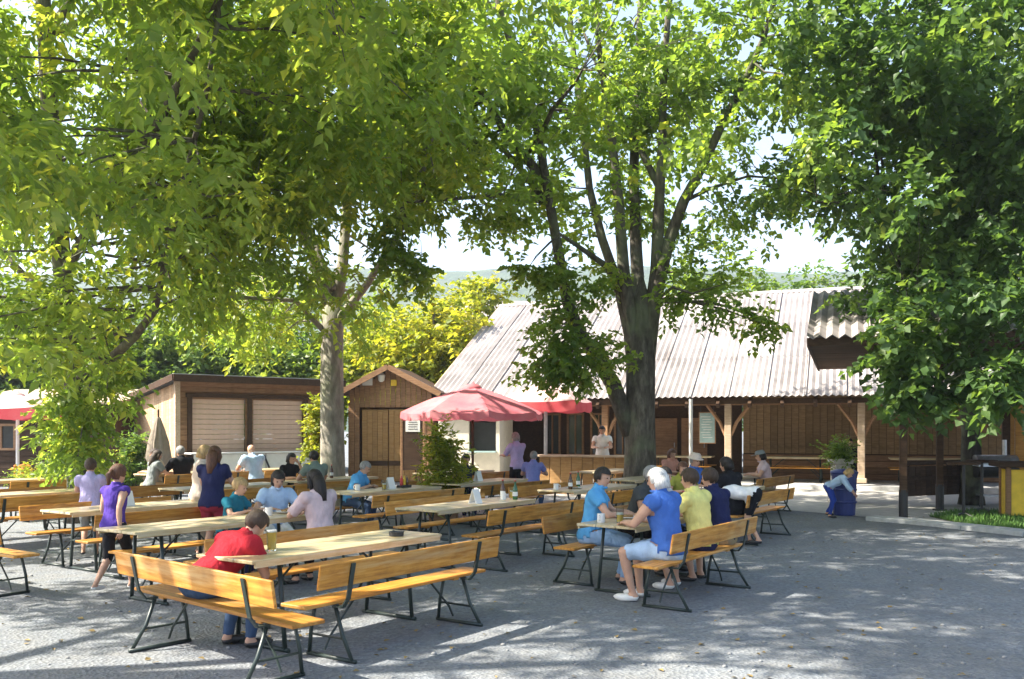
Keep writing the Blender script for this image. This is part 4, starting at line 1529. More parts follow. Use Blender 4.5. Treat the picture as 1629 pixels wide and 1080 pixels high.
shrub('climbing_bush', 'yellow-green bush between the shutter shed and the slim trunk', 'bush', px(505, 25.2), .2, 2.5, .24, M_LEAFY, 75, 44, None, .12, .08)
shrub('potted_plant', 'low plant in a terracotta pot under the far left awning', 'plant', px(52, 19.4), .42, .80, .22, M_LEAFY, 76, 16, 'terra', .08, .04)
g_ = random.Random(3)
# orange flowers in a pot
t = shrub('flower_pot', 'orange flowers in a pot at the far left table', 'flowers', px(36, 20.2), .42, .72, .16, M_LEAFG, 77, 10, 'terra', .08, .04)
fl = MB()
for i in range(36):
    a, q = g_.uniform(0, 6.28), g_.random() * .24
    fl.ball((math.cos(a) * q, math.sin(a) * q, .72 + g_.uniform(0, .26) * (1 - q)), (.035, .035, .025), 6)
fl.build('blossom', plain('orange_petals', (.75, .19, .03), .6, .3), t)

# lawn, kerb, pale paving by the barn
def poly_sheet(name, pts, z, mat, kind='structure'):
    o = MB().add([(p.x, p.y, z) for p in pts], [tuple(range(len(pts)))]).build(name, mat)
    o['kind'] = kind
    return o
M_PAVE = plain('pale_paving', (.40, .385, .35), .9, .2, 0, .14, 5)
poly_sheet('paving', [px(1180, 20.6), px(1392, 17.9), px(1640, 15.0), px(1900, 17), px(1900, 27), px(1380, 26.2), px(700, 29.6), px(640, 27)], .004, M_PAVE)
K = [px(1385, 17.5), px(1450, 16.9), px(1540, 15.9), px(1640, 14.9), px(1720, 14.3)]
ks = []
for a, b in zip(K[:-1], K[1:]):
    n = max(1, round((b - a).length / .8))
    for i in range(n):
        p, q = a.lerp(b, i / n), a.lerp(b, (i + 1) / n)
        ks.append((p, q))
for p, q in ks:
    d = q - p
    o = MB().box((0, 0, .035), (d.length - .012, .42, .09), bev=.012).build('kerb_stone', M_KERB, loc=(p + q) / 2)
    o.rotation_euler = (0, 0, math.atan2(d.y, d.x))
    o['kind'] = 'structure'
M_SOIL = plain('lawn_ground', (.07, .10, .03), .95, .1, 0, .3, 4)
LAWN = [px(1478, 18.1), px(1560, 16.0), px(1640, 15.25), px(1800, 15.6), px(1800, 19.5), px(1520, 19.2)]
poly_sheet('lawn', LAWN, .010, M_SOIL)
def grass():
    g = np.random.default_rng(9)
    V, Fc = [], []
    tris = [(LAWN[0], LAWN[i], LAWN[i + 1]) for i in range(1, 5)]
    for (a, b, c) in tris:
        ar = ((b - a).cross(c - a)).length / 2
        for k in range(int(ar * 520)):
            u, v = g.random(), g.random()
            if u + v > 1:
                u, v = 1 - u, 1 - v
            p = a + (b - a) * u + (c - a) * v
            an, h = g.uniform(0, 6.28), g.uniform(.05, .12)
            dx, dy = math.cos(an) * .012, math.sin(an) * .012
            o = len(V)
            V += [(p.x - dx, p.y - dy, .01), (p.x + dx, p.y + dy, .01), (p.x + g.normal(0, .03), p.y + g.normal(0, .03), .01 + h)]
            Fc.append((o, o + 1, o + 2))
    o = MB().add(V, Fc).build('grass', plain('grass_blade', (.07, .15, .025), .6, .3, 0, .4, 2))
    o['kind'] = 'stuff'
    tag(o, 'short green grass on the lawn at the right edge', 'grass')
grass()

# ------------------------------------------------------------------ things by the shelter
def bin_():
    t = thing('waste_bin', 'dark blue waste bin standing beside the crouching child', 'bin', px(1343, 18.5), R(12))
    MB().lathe([(.20, 0), (.21, .02), (.245, .80), (.26, .80), (.26, .84), (.22, .84)], 20).build('body', M_BLUEBIN, t, sm=False)
    MB().lathe([(.27, .84), (.27, .88), (.16, .93), (.02, .94)], 20).build('lid', M_BLUEBIN, t, sm=True)
    for z in (.25, .5):
        MB().lathe([(.238, z), (.246, z + .015), (.246, z + .03), (.238, z + .045)], 20).build('hoop', M_BLUEBIN, t)
bin_()

def grill():
    t = thing('barrel_grill', 'silver and black barrel grill on a stand by the lawn', 'grill', px(1583, 20.6), R(-8))
    b = MB()
    n = 14
    prof = []
    vs, fs = [], []
    for s in (0, 1):
        for k in range(n + 1):
            a = math.pi * k / n
            vs.append((-.42 + s * .84, -.26 * math.cos(a), .88 - .24 * math.sin(a)))
    for k in range(n):
        fs.append((k, k + 1, n + 2 + k, n + 1 + k))
    fs += [tuple(range(n + 1))[::-1], tuple(range(n + 1, 2 * n + 2))]
    b.add(vs, fs).build('firebox', M_BLACK, t)
    vs, fs = [], []
    for s in (0, 1):
        for k in range(n + 1):
            a = math.pi * k / n
            vs.append((-.43 + s * .86, -.27 * math.cos(a), .90 + .26 * math.sin(a)))
    for k in range(n):
        fs.append((k, n + 1 + k, n + 2 + k, k + 1))
    fs += [tuple(range(n + 1)), tuple(range(n + 1, 2 * n + 2))[::-1]]
    MB().add(vs, fs).build('hood', M_GREYM, t)
    MB().tube([(-.2, -.30, 1.02), (-.2, -.34, 1.03), (.2, -.34, 1.03), (.2, -.30, 1.02)], .014, 6).build('handle', M_BLACK, t)
    for sx in (-1, 1):
        for sy in (-1, 1):
            MB().tube([(sx * .34, sy * .16, .72), (sx * .40, sy * .22, .0)], .02, 6).build('leg', M_BLACK, t)
    MB().box((0, 0, .25), (.74, .38, .03)).build('shelf', M_GREYM, t)
    MB().tube([(.2, 0, 1.12), (.2, 0, 1.5)], .05, 10).build('flue', M_GREYM, t)
grill()

def bar_table(X, d, label):
    t = thing('bar_table', label, 'table', px(X, d), 0, 'standing tables')
    MB().lathe([(.30, 1.05), (.31, 1.06), (.31, 1.09), (.29, 1.10)], 20).build('tabletop', M_DARKWOOD, t)
    MB().tube([(0, 0, .04), (0, 0, 1.05)], .03, 8).build('pole', M_BLACK, t)
    for k in range(4):
        a = k * math.pi / 2 + .4
        MB().tube([(0, 0, .10), (math.cos(a) * .3, math.sin(a) * .3, .015)], .018, 6).build('foot', M_BLACK, t)
bar_table(1533, 17.9, 'thin dark standing table in front of the right maple trunk')
bar_table(1562, 19.0, 'dark standing table close to the silver grill')

def yellow_box():
    t = thing('display_stand', 'yellow fronted stand with dark wooden frame and slab top at the right edge', 'stand', px(1636, 18.0), R(-15))
    for sx in (-1, 1):
        for sy in (-1, 1):
            MB().box((sx * .42, sy * .25, .5), (.09, .09, 1.0), bev=.01).build('post', M_BROWN, t)
    MB().box((0, -.25, .5), (.75, .04, .9), bev=.01).build('front_panel', M_YELLOW, t)
    MB().box((-.42, 0, .5), (.03, .42, .9)).box((.42, 0, .5), (.03, .42, .9)).build('side_panel', M_YELLOW, t)
    MB().box((0, 0, 1.05), (1.25, .85, .10), bev=.012).build('top', M_DARKWOOD, t)
    MB().lathe([(.13, .0), (.13, .004)], 16).build('emblem', M_WHITE, t, loc=(.1, -.272, .55)).rotation_euler = (R(90), 0, 0)
yellow_box()

# notice board, white post by the barn
t = thing('menu_board', 'pale teal menu board hanging from the barn porch left of the first pale post', 'sign', bw(9.05, .9), B_ROT)
MB().box((0, 0, 1.78), (.46, .03, .92), bev=.008).build('panel', M_TEAL, t)
MB().box((0, .005, 1.78), (.52, .025, .98), bev=.008).build('frame', M_BROWN, t)
ln_ = MB()
for k in range(9):
    ln_.box((-.02 + .03 * (k % 3) - .03, -.018, 2.12 - k * .08), (.30 - .05 * (k % 2), .004, .018))
ln_.build('writing', M_WHITE, t)
MB().tube([(-.2, 0, 2.25), (-.2, 0, 2.46)], .008, 5).tube([(.2, 0, 2.25), (.2, 0, 2.46)], .008, 5).build('hanger', M_BLACK, t)
t = thing('white_post', 'slender white post in front of the dark porch, right of the big trunk', 'post', px(1099, 24.6))
MB().tube([(0, 0, 0), (0, 0, 2.55)], .05, 10).build('shaft', M_WHITE, t)
MB().box((0, 0, .03), (.25, .25, .06), bev=.01).build('foot', M_KERB, t)
# servery counter under the second parasol
t = thing('bar_counter', 'sunlit wooden counter under the pale-topped parasol in front of the staff member', 'counter', px(935, 24.2), B_ROT)
for i in range(9):
    MB().box((-1.2 + i * .3, 0, .5), (.285, .04, .98), bev=.006).build('plank', M_TAN, t)
MB().box((0, .15, 1.02), (2.9, .62, .05), bev=.01).build('counter_top', M_PALEWOOD, t)

# ------------------------------------------------------------------ people
def rings(mb, secs, n=16):
    """closed loft of elliptical sections: (centre, x axis, y axis, rx, ry)"""
    vs, fs = [], []
    for (c, ax, ay, rx, ry) in secs:
        for k in range(n):
            a = 2 * math.pi * k / n
            vs.append(c + ax * (rx * math.cos(a)) + ay * (ry * math.sin(a)))
    m = len(secs)
    for i in range(m - 1):
        for k in range(n):
            k2 = (k + 1) % n
            fs.append((i * n + k, i * n + k2, (i + 1) * n + k2, (i + 1) * n + k))
    fs.append(tuple(range(n))[::-1])
    fs.append(tuple((m - 1) * n + k for k in range(n)))
    mb.add(vs, fs)

def two_bone(a, b, l1, l2, hint):
    """joint position between a and b"""
    d = b - a
    L = min(d.length, (l1 + l2) * .985)
    dn = d.normalized()
    x = (l1 * l1 - l2 * l2 + L * L) / (2 * L)
    h = math.sqrt(max(l1 * l1 - x * x, 1e-5))
    hp = (hint - dn * hint.dot(dn)).normalized()
    return a + dn * x + hp * h, a + dn * L

def person(label, pos, face, kind='sit', h=1.72, lean=10, arms='table', shirt='blue', trousers='jeans', hair='brown', style='short', sleeve=.5, leg=1.0,
           skin=SKIN, shoe='dark', turn=0, tilt=8, seat=.46, hat=None, voxel=.02, side=0, wide=1.0, group=None, cat='person', stride=.0, bag=None, female=False):
    s = h / 1.72
    f = Vector(face).normalized()
    t = thing('person', label, cat, (pos[0], pos[1], 0), rotz_of(f), group)
    V = Vector
    child = h < 1.45
    hs = 1.0 if not child else 1.16
    legl = .44 * s
    # --- skeleton, forward is +Y
    if kind == 'sit':
        hip = V((0, 0, seat + .085 * s))
    elif kind == 'crouch':
        hip = V((0, -.05, .34 * s))
    elif kind == 'bend':
        hip = V((0, 0, .90 * s))
    else:
        hip = V((0, 0, .905 * s))
    up = (Matrix.Rotation(R(-lean), 3, 'X') @ Matrix.Rotation(R(side), 3, 'Y')) @ V((0, 0, 1))
    fw = (Matrix.Rotation(R(-lean), 3, 'X') @ V((0, 1, 0)))
    rt = fw.cross(up).normalized()
    fw = up.cross(rt)
    tl = .50 * s
    def T(x, y, z):
        return hip + rt * (x * s) + fw * (y * s) + up * (z * s)
    sh_w = (.175 if not female else .158) * wide
    shl = [T(sg * sh_w, -.01, .475) for sg in (-1, 1)]
    neck = T(0, .0, .53)
    hu = (Matrix.Rotation(R(-(lean * .35 + tilt)), 3, 'X') @ V((0, 0, 1)))
    head = neck + hu * (.135 * s * hs) + V((0, .02 * s, 0))
    hips = [hip + V((sg * .09 * s, 0, 0)) for sg in (-1, 1)]
    knees, ankles = [], []
    for i, sg in enumerate((-1, 1)):
        if kind == 'sit':
            a = V((sg * .12 * s, .36 * s + .03 * sg, .085 * s))
            k, a = two_bone(hips[i], a, .43 * s, .41 * s, V((sg * .08, .5, 1)))
        elif kind == 'crouch':
            a = V((sg * .13 * s, .02 * sg, .08 * s))
            k, a = two_bone(hips[i], a, .43 * s, .41 * s, V((sg * .2, 1, .5)))
        else:
            a = V((sg * .10 * s, sg * stride * s, .085 * s + (0.05 * s if (stride and sg < 0) else 0)))
            k, a = two_bone(hips[i], a, .43 * s, .41 * s, V((0, 1, 0)))
        knees.append(k)
        ankles.append(a)
    elbows, wrists, palms, hdirs = [], [], [], []
    for i, sg in enumerate((-1, 1)):
        S_ = shl[i]
        mode = arms if isinstance(arms, str) else arms[i]
        if mode == 'table':
            w = V((sg * .13 * s, .42 * s, .80)) if kind == 'sit' else S_ + V((0, .42, -.2)) * s
            hint = V((sg * .9, -.2, -.8))
        elif mode == 'lap':
            w = hip + V((sg * .10 * s, .27 * s, .13 * s))
            hint = V((sg * .8, -.6, -.3))
        elif mode == 'face':
            w = head + V((sg * .07 * s, .14 * s, -.10 * s))
            hint = V((sg * .5, .2, -1))
        elif mode == 'fwd':
            w = S_ + V((-sg * .02, .40, -.22)) * s
            hint = V((sg * .6, -.2, -1))
        elif mode == 'reach':
            w = S_ + V((0, .30, -.42)) * s
            hint = V((sg * .8, -.4, .2))
        elif mode == 'back':
            w = S_ + V((sg * .08, -.16, -.48)) * s
            hint = V((sg * .3, -1, 0))
        elif mode == 'swing':
            w = S_ + V((sg * .07, .20, -.44)) * s
            hint = V((sg * .3, -1, 0))
        else:
            w = S_ + V((sg * .09, .05, -.51)) * s
            hint = V((sg * .3, -1, 0))
        e, w = two_bone(S_, w, .285 * s, .25 * s, hint)
        elbows.append(e)
        wrists.append(w)
        hd = (w - e).normalized()
        if mode == 'table':
            hd = (hd + V((-sg * .5, .4, -.35))).normalized()
        hdirs.append(hd)
        palms.append(w + hd * .05 * s)
    # --- shapes to be fused into one body
    mb = MB()
    fem = 1 if female else 0
    g_ = s * wide
    secs = []
    for (z, rx, ry, y) in ((-.11, .09, .09, -.01), (-.07, .155 + .008 * fem, .115, -.015), (.0, .172 + .008 * fem, .122, -.02), (.10, .155 - .008 * fem, .108, -.005), (.20, .142 - .012 * fem, .10, .0),
                           (.30, .155 - .012 * fem, .112 + .012 * fem, .008), (.40, .172 - .014 * fem, .112, .0), (.47, .165 - .014 * fem, .088, -.01), (.515, .105, .062, -.008), (.54, .055, .05, 0)):
        bl = min(1, max(0, (z + .11) / .2))
        u2 = V((0, 0, 1)).lerp(up, bl).normalized() if kind == 'sit' else up
        secs.append((hip + up * (z * s) + fw * (y * s), rt, fw, rx * g_, ry * g_ * (1 if not child else .95)))
    rings(mb, secs)
    for i, sg in enumerate((-1, 1)):
        mb.ball(shl[i] - up * .012 * s, .066 * s * wide, 12)
        mb.tube([shl[i], shl[i].lerp(elbows[i], .5), elbows[i]], [.056 * g_, .050 * g_, .041 * s], 10)
        mb.ball(elbows[i], .042 * s, 10)
        mb.tube([elbows[i], elbows[i].lerp(wrists[i], .35), wrists[i]], [.041 * s, .042 * s, .027 * s], 10)
        mb.ball(wrists[i], .028 * s, 8)
        hx = hdirs[i]
        rotp = hx.to_track_quat('Y', 'Z').to_matrix()
        mb.ball(palms[i], (.040 * s, .052 * s, .019 * s), 10, 0, rotp)
        mb.ball(hips[i], .085 * g_, 12)
        mb.tube([hips[i], hips[i].lerp(knees[i], .5), knees[i]], [.088 * g_, .075 * g_, .054 * s], 12)
        mb.ball(knees[i], .055 * s, 10)
        mb.tube([knees[i], knees[i].lerp(ankles[i], .3), ankles[i]], [.052 * s, .055 * s, .034 * s], 12)
        mb.ball(ankles[i] + V((0, -.02 * s, -.03 * s)), (.036 * s, .045 * s, .045 * s), 10)
        ft = ankles[i] + V((sg * .02 * s, .09 * s, -.05 * s))
        mb.ball(ft, (.045 * s, .115 * s, .034 * s), 12)
    mb.tube([neck - up * .05 * s, neck + hu * .06 * s], [.056 * s, .052 * s], 12)
    hz = Matrix.Rotation(R(turn), 3, 'Z')
    HF = (hz @ (Matrix.Rotation(R(-(lean * .35 + tilt)), 3, 'X') @ V((0, 1, 0)))).normalized()
    HU = hu
    HR = HF.cross(HU).normalized()
    HF = HU.cross(HR)
    HM = Matrix((HR, HF, HU)).transposed()
    q = s * hs
    mb.ball(head + HU * .025 * q - HF * .008 * q, (.074 * q, .094 * q, .088 * q), 18, 0, HM)
    mb.ball(head - HU * .03 * q + HF * .022 * q, (.058 * q, .066 * q, .074 * q), 14, 0, HM)
    mb.ball(head - HU * .012 * q + HF * .100 * q, (.013 * q, .020 * q, .022 * q), 8, 0, HM)
    mb.ball(head - HU * .085 * q + HF * .055 * q, (.028 * q, .028 * q, .022 * q), 8, 0, HM)
    for sg in (-1, 1):
        mb.ball(head + HR * (sg * .074 * q) - HF * .008 * q, (.012 * q, .022 * q, .032 * q), 8, 0, HM)
    me0 = mb.mesh('tmp', [])
    ob = bpy.data.objects.new('tmp', me0)
    COL.objects.link(ob)
    rm = ob.modifiers.new('r', 'REMESH')
    rm.mode = 'VOXEL'
    rm.voxel_size = voxel * (1 if not child else .9)
    sm = ob.modifiers.new('s', 'SMOOTH')
    sm.iterations = 3
    sm.factor = .5
    dg = bpy.context.evaluated_depsgraph_get()
    ev = ob.evaluated_get(dg)
    me = ev.to_mesh()
    nv = len(me.vertices)
    co = np.empty(nv * 3, np.float32)
    me.vertices.foreach_get('co', co)
    co = co.reshape(-1, 3).astype(float)
    no = np.empty(nv * 3, np.float32)
    me.vertices.foreach_get('normal', no)
    no = no.reshape(-1, 3).astype(float)
    faces = [tuple(p.vertices) for p in me.polygons]
    ev.to_mesh_clear()
    bpy.data.objects.remove(ob)
    bpy.data.meshes.remove(me0)
    # --- classify vertices by nearest bone
    bones = [('torso', hip - up * .03 * s, T(0, 0, .47), .15 * s), ('sho', shl[0], shl[1], .07 * s), ('neck', neck, neck + hu * .05 * s, .05 * s), ('head', head - HU * .03 * q, head + HU * .03 * q, .085 * q)]
    for i in range(2):
        bones += [('ua%d' % i, shl[i], elbows[i], .05 * s), ('fa%d' % i, elbows[i], wrists[i], .036 * s), ('hand%d' % i, wrists[i], palms[i] + hdirs[i] * .03, .03 * s),
                  ('th%d' % i, hips[i], knees[i], .075 * s), ('sn%d' % i, knees[i], ankles[i], .046 * s), ('ft%d' % i, ankles[i] - V((0, 0, .03 * s)), ankles[i] + V((0, .14 * s, -.05 * s)), .04 * s)]
    best = np.full(nv, 9.0)
    bi = np.zeros(nv, int)
    bt = np.zeros(nv)
    for k, (nm, a, b, r) in enumerate(bones):
        a, b = np.array(a), np.array(b)
        ab = b - a
        tt = np.clip(((co - a) @ ab) / max(ab @ ab, 1e-9), 0, 1)
        d = np.linalg.norm(co - (a + tt[:, None] * ab), axis=1) - r
        w = d < best
        best[w] = d[w]
        bi[w] = k
        bt[w] = tt[w]
    names = np.array([b[0] for b in bones])[bi]
    body = MB()
    body.add([tuple(c) for c in co], faces, 0)
    # fingers and thumb rooted in the palm
    for i, sg in enumerate((-1, 1)):
        hx = hdirs[i]
        rotp = hx.to_track_quat('Y', 'Z').to_matrix()
        for k in range(4):
            x = (-.030 + .020 * k) * s
            L = (.062, .072, .068, .052)[k] * s
            b0 = palms[i] + rotp @ V((x, .035 * s, 0))
            b1 = b0 + rotp @ V((x * .15, L * .55, -.010 * s))
            b2 = b1 + rotp @ V((0, L * .42, -.028 * s))
            body.tube([b0, b1, b2], [.0092 * s, .0085 * s, .0065 * s], 6)
        b0 = palms[i] + rotp @ V((-sg * .030 * s, -.018 * s, -.004 * s))
        b1 = b0 + rotp @ V((-sg * .030 * s, .028 * s, -.008 * s))
        b2 = b1 + rotp @ V((-sg * .006 * s, .030 * s, -.012 * s))
        body.tube([b0, b1, b2], [.012 * s, .010 * s, .0075 * s], 6)
    for sg in (-1, 1):
        body.ball(head + HR * (sg * .031 * q) + HU * .012 * q + HF * .0835 * q, (.011 * q, .006 * q, .007 * q), 8, 1, HM)
    body.ball(head - HU * .050 * q + HF * .0835 * q, (.020 * q, .008 * q, .006 * q), 8, 2, HM)
    body.build('body', [skin, M_EYE, M_LIP], t, sm=True)
    # --- clothes: shells lifted off the body, with a hem
    def shell(name, mask, off, mat, rough=.010):
        vals = [tuple(fc) for fc in faces if all(mask[v] for v in fc)]
        if not vals:
            return None
        used = sorted({v for fc in vals for v in fc})
        ix = {v: i for i, v in enumerate(used)}
        vs = []
        for v in used:
            c = co[v]
            o = off + rough * (.7 * mnoise.noise(Vector((c[0] * 15, c[1] * 15, c[2] * 9 + h * 10))) + 1.2 * abs(mnoise.noise(Vector((c[0] * 8 + c[2] * 9, c[1] * 8, c[2] * 5 - c[0] * 9 + h * 3)))))
            vs.append(tuple(c + no[v] * o))
        # turn the border inwards so the cloth has a visible edge
        ecount = {}
        for fc in vals:
            for a, b in zip(fc, fc[1:] + fc[:1]):
                e = (min(a, b), max(a, b))
                ecount[e] = ecount.get(e, 0) + 1
        fs = [tuple(ix[v] for v in fc) for fc in vals]
        inn = {}
        for fc in vals:
            for a, b in zip(fc, fc[1:] + fc[:1]):
                if ecount[(min(a, b), max(a, b))] == 1:
                    for v in (a, b):
                        if v not in inn:
                            inn[v] = len(vs)
                            vs.append(tuple(co[v] - no[v] * .004))
                    fs.append((ix[b], ix[a], inn[a], inn[b]))
        m = MB()
        m.add(vs, fs)
        return m.build(name, mat, t, sm=True)
    zloc = (co - np.array(hip)) @ np.array(up)
    is_t = np.isin(names, ['torso', 'sho'])
    ua = np.isin(names, ['ua0', 'ua1'])
    fa = np.isin(names, ['fa0', 'fa1'])
    th = np.isin(names, ['th0', 'th1'])
    sn = np.isin(names, ['sn0', 'sn1'])
    ftm = np.isin(names, ['ft0', 'ft1'])
    shirt_m = (is_t & (zloc > -.06 * s)) | (ua & (bt < min(1.01, sleeve))) | (th & (bt < .08) & (zloc > -.02 * s))
    if sleeve <= .05:
        shirt_m = is_t & (zloc > -.06 * s)
    if sleeve > 1:
        shirt_m |= fa & (bt < (sleeve - 1))
    tr_m = (is_t & (zloc < .05 * s)) | (th & (bt < (leg * 2 if leg < .5 else 2))) | (sn & (bt < (leg - .5) * 2))
    shell('shirt', shirt_m, .016 * s, cloth(*shirt))
    shell('trousers', tr_m, .010 * s, cloth(*trousers))
    sh_ = {'dark': M_BLACK, 'white': M_WHITE, 'brown': M_DARKWOOD}[shoe]
    for fn in ('ft0', 'ft1'):
        shell('shoe', names == fn, .008 * s, sh_, .0)
    # --- hair
    if style != 'bald':
        hm = MB()
        n1, n2 = 18, 12
        vs, fs = [], []
        for i in range(n2 + 1):
            ph = math.pi * .5 - math.pi * 1.0 * i / n2
            for k in range(n1):
                a = 2 * math.pi * k / n1
                dx, dy, dz = math.cos(ph) * math.cos(a), math.cos(ph) * math.sin(a), math.sin(ph)
                b = 1.13 + .05 * mnoise.noise(Vector((dx * 4, dy * 4, dz * 4 + h * 7)))
                vs.append(V((dx * .078 * b, dy * .098 * b - .010, dz * .092 * b + .028)))
        for i in range(n2):
            for k in range(n1):
                k2 = (k + 1) % n1
                m_ = (vs[i * n1 + k] + vs[(i + 1) * n1 + k2]) / 2
                lim = .045 if m_.y > .02 else (-.015 if m_.y > -.03 else -.055)
                if m_.z > lim:
                    fs.append((i * n1 + k, (i + 1) * n1 + k, (i + 1) * n1 + k2, i * n1 + k2))
        hm.add([head + HM @ (v * q) for v in vs], fs)
        if style == 'long':
            pp = [head + HM @ (V((0, -.055, .03)) * q), head + HM @ (V((0, -.085, -.06)) * q), neck - fw * .075 * s - up * .02 * s, T(0, -.115, .40)]
            hm.tube(pp, [.07 * q, .078 * q, .07 * s, .035 * s], 12)
            for sg in (-1, 1):
                hm.tube([head + HM @ (V((sg * .06, -.02, .04)) * q), head + HM @ (V((sg * .082, -.02, -.03)) * q), head + HM @ (V((sg * .075, -.03, -.11)) * q)], [.03 * q, .034 * q, .02 * q], 8)
        elif style == 'bun':
            hm.ball(head + HM @ (V((0, -.12, .05)) * q), .042 * q, 10)
        elif style == 'tail':
            hm.tube([head + HM @ (V((0, -.10, .03)) * q), head + HM @ (V((0, -.15, -.02)) * q), head + HM @ (V((0, -.13, -.14)) * q)], [.03 * q, .034 * q, .012 * q], 8)
        elif style == 'bob':
            hm.tube([head + HM @ (V((0, -.04, .03)) * q), head + HM @ (V((0, -.055, -.09)) * q)], [.088 * q, .076 * q], 14)
        hm.build('hair', HAIR[hair], t, sm=True)
    if hat:
        m = MB()
        pr = [(.135, .045), (.115, .055), (.098, .06), (.094, .10), (.07, .135), (.02, .145)]
        if hat[1] == 'cap':
            pr = [(.096, .05), (.094, .09), (.07, .13), (.02, .14)]
        n = 18
        vs, fs = [], []
        for (r, z) in pr:
            for k in range(n):
                a = 2 * math.pi * k / n
                vs.append(head + HM @ (V((r * math.cos(a), r * 1.15 * math.sin(a) - .008, z)) * q))
        for i in range(len(pr) - 1):
            for k in range(n):
                fs.append((i * n + k, i * n + (k + 1) % n, (i + 1) * n + (k + 1) % n, (i + 1) * n + k))
        m.add(vs, fs)
        if hat[1] == 'cap':
            m.box(head + HM @ (V((0, .14, .055)) * q), (.13 * q, .10 * q, .008), HM)
        m.build('hat', cloth(*hat[0]), t, sm=True)
    return t

C_ = {
    'red': ('red', (.36, .018, .028)), 'navy': ('navy', (.018, .022, .07)), 'purple': ('purple', (.075, .04, .26)), 'lavender': ('lavender', (.40, .36, .58)),
    'blue': ('blue', (.06, .15, .46)), 'sky': ('sky', (.10, .34, .62)), 'pale': ('pale_blue', (.42, .55, .72)), 'pink': ('pale_pink', (.56, .43, .44)), 'cream': ('cream', (.56, .46, .38)),
    'yellow': ('yellow', (.72, .66, .22)), 'black': ('black', (.014, .014, .017)), 'grey': ('grey', (.22, .24, .24)), 'greygreen': ('grey_green', (.20, .25, .22)), 'dkgrey': ('charcoal', (.05, .055, .058)),
    'white': ('white', (.76, .75, .74)), 'teal': ('teal', (.02, .16, .22)), 'jeans': ('denim', (.05, .085, .16)), 'ltjeans': ('light_denim', (.28, .42, .62)), 'khaki': ('khaki', (.30, .25, .16)),
    'beige': ('beige', (.42, .34, .25)), 'olive': ('olive', (.30, .29, .05)), 'bright': ('bright_blue', (.06, .25, .62)), 'redshort': ('dark_red', (.30, .03, .05)), 'plaid': ('light_grey', (.45, .45, .46)),
}
away = -PV          # from the near bench towards the table
tow = PV            # from the far bench towards the camera
def seat_n(r, p):
    return rp(r, p - .03)
GRP = None
person('person in red shirt leaning over the nearest table, seen from behind', rp(-1.17, -.2), (RV * 1 + PV * .1), h=1.66, lean=50, shirt=C_['red'], trousers=C_['jeans'], hair='brown', style='short', sleeve=.6, arms='table', tilt=26, wide=1.12)
person('girl walking in purple top and dark knee shorts beside the nearest bench', px(181, 9.75), (.35, .9, 0), 'stand', 1.36, 4, ('swing', 'back'), C_['purple'], C_['black'], 'auburn', 'tail', sleeve=.04, leg=.52, shoe='white', stride=.22, female=True)
person('child in lavender standing behind the walking girl', px(143, 12.4), (-.3, .9, 0), 'stand', 1.34, 6, 'fwd', C_['lavender'], C_['grey'], 'brown', 'short', sleeve=.5, leg=.45, stride=.05)
person('woman standing with back turned, navy top and red shorts, brown hair', px(338, 11.4), (.1, 1, 0), 'stand', 1.56, 4, 'fwd', C_['navy'], C_['redshort'], 'auburn', 'long', sleeve=.5, leg=.42, female=True, stride=.04)
person('person in cream top standing just left of the woman in navy', px(317, 12.6), (.9, .4, 0), 'stand', 1.55, 5, 'fwd', C_['cream'], C_['beige'], 'blond', 'bob', sleeve=.7, female=True)
person('blond child in teal and pale blue sitting behind the white table', rp(1.32, -3.08), tow + RV * .3, h=1.36, lean=14, shirt=C_['teal'], trousers=C_['navy'], hair='blond', sleeve=.6, arms='table', seat=.475, tilt=16)
person('dark-haired woman in pale blue blouse beside the blond child', rp(1.98, -3.06), tow - RV * .5, h=1.62, lean=18, shirt=C_['pale'], trousers=C_['white'], hair='dark', style='bob', sleeve=.6, tilt=18, female=True)
person('woman in pale pink blouse seen from behind, dark hair down', rp(1.52, -1.72), away + RV * .1, h=1.66, lean=10, shirt=C_['pink'], trousers=C_['black'], hair='dark', style='long', sleeve=.9, female=True, wide=1.08)
person('man in black jacket with grey-green hair, back to the camera', rp(6.66, -11.55), away, h=1.80, lean=5, shirt=C_['black'], trousers=C_['dkgrey'], hair='grey', sleeve=1.9, wide=1.15)
person('broad man in pale blue shirt before the white counter', rp(8.45, -11.35), away, h=1.84, lean=8, shirt=C_['pale'], trousers=C_['jeans'], hair='white', style='bald', sleeve=.6, wide=1.25)
person('woman with brown hair and grey top by the closed beige parasol', px(240, 19.6), (.6, .7, 0), h=1.66, lean=12, shirt=C_['grey'], trousers=C_['beige'], hair='brown', style='long', sleeve=.7, female=True)
person('person in beige seated at the right of the woman in grey', px(259, 20.4), (-.8, -.3, 0), h=1.70, lean=14, shirt=C_['beige'], trousers=C_['khaki'], hair='brown', sleeve=.7)
person('woman in black with dark hair facing the camera below the counter', rp(6.65, -8.2), tow, h=1.64, lean=14, shirt=C_['black'], trousers=C_['black'], hair='dark', style='bob', sleeve=.6, female=True, arms=('face', 'table'))
person('person in grey-green shirt sitting in front of the slim pale trunk', rp(6.35, -7.0), away + RV * .3, h=1.74, lean=8, shirt=C_['greygreen'], trousers=C_['jeans'], hair='dark', sleeve=.6)
person('grey-haired person in bright blue right of the slim pale trunk', rp(5.42, -5.2), tow + RV * .4, h=1.58, lean=24, shirt=C_['sky'], trousers=C_['jeans'], hair='grey', sleeve=.6, tilt=20)
person('waitress in lavender blouse standing under the red parasol', px(823, 20.6), (-.5, .8, 0), 'stand', 1.70, 5, 'fwd', C_['lavender'], C_['black'], 'grey', 'bob', sleeve=.9, female=True)
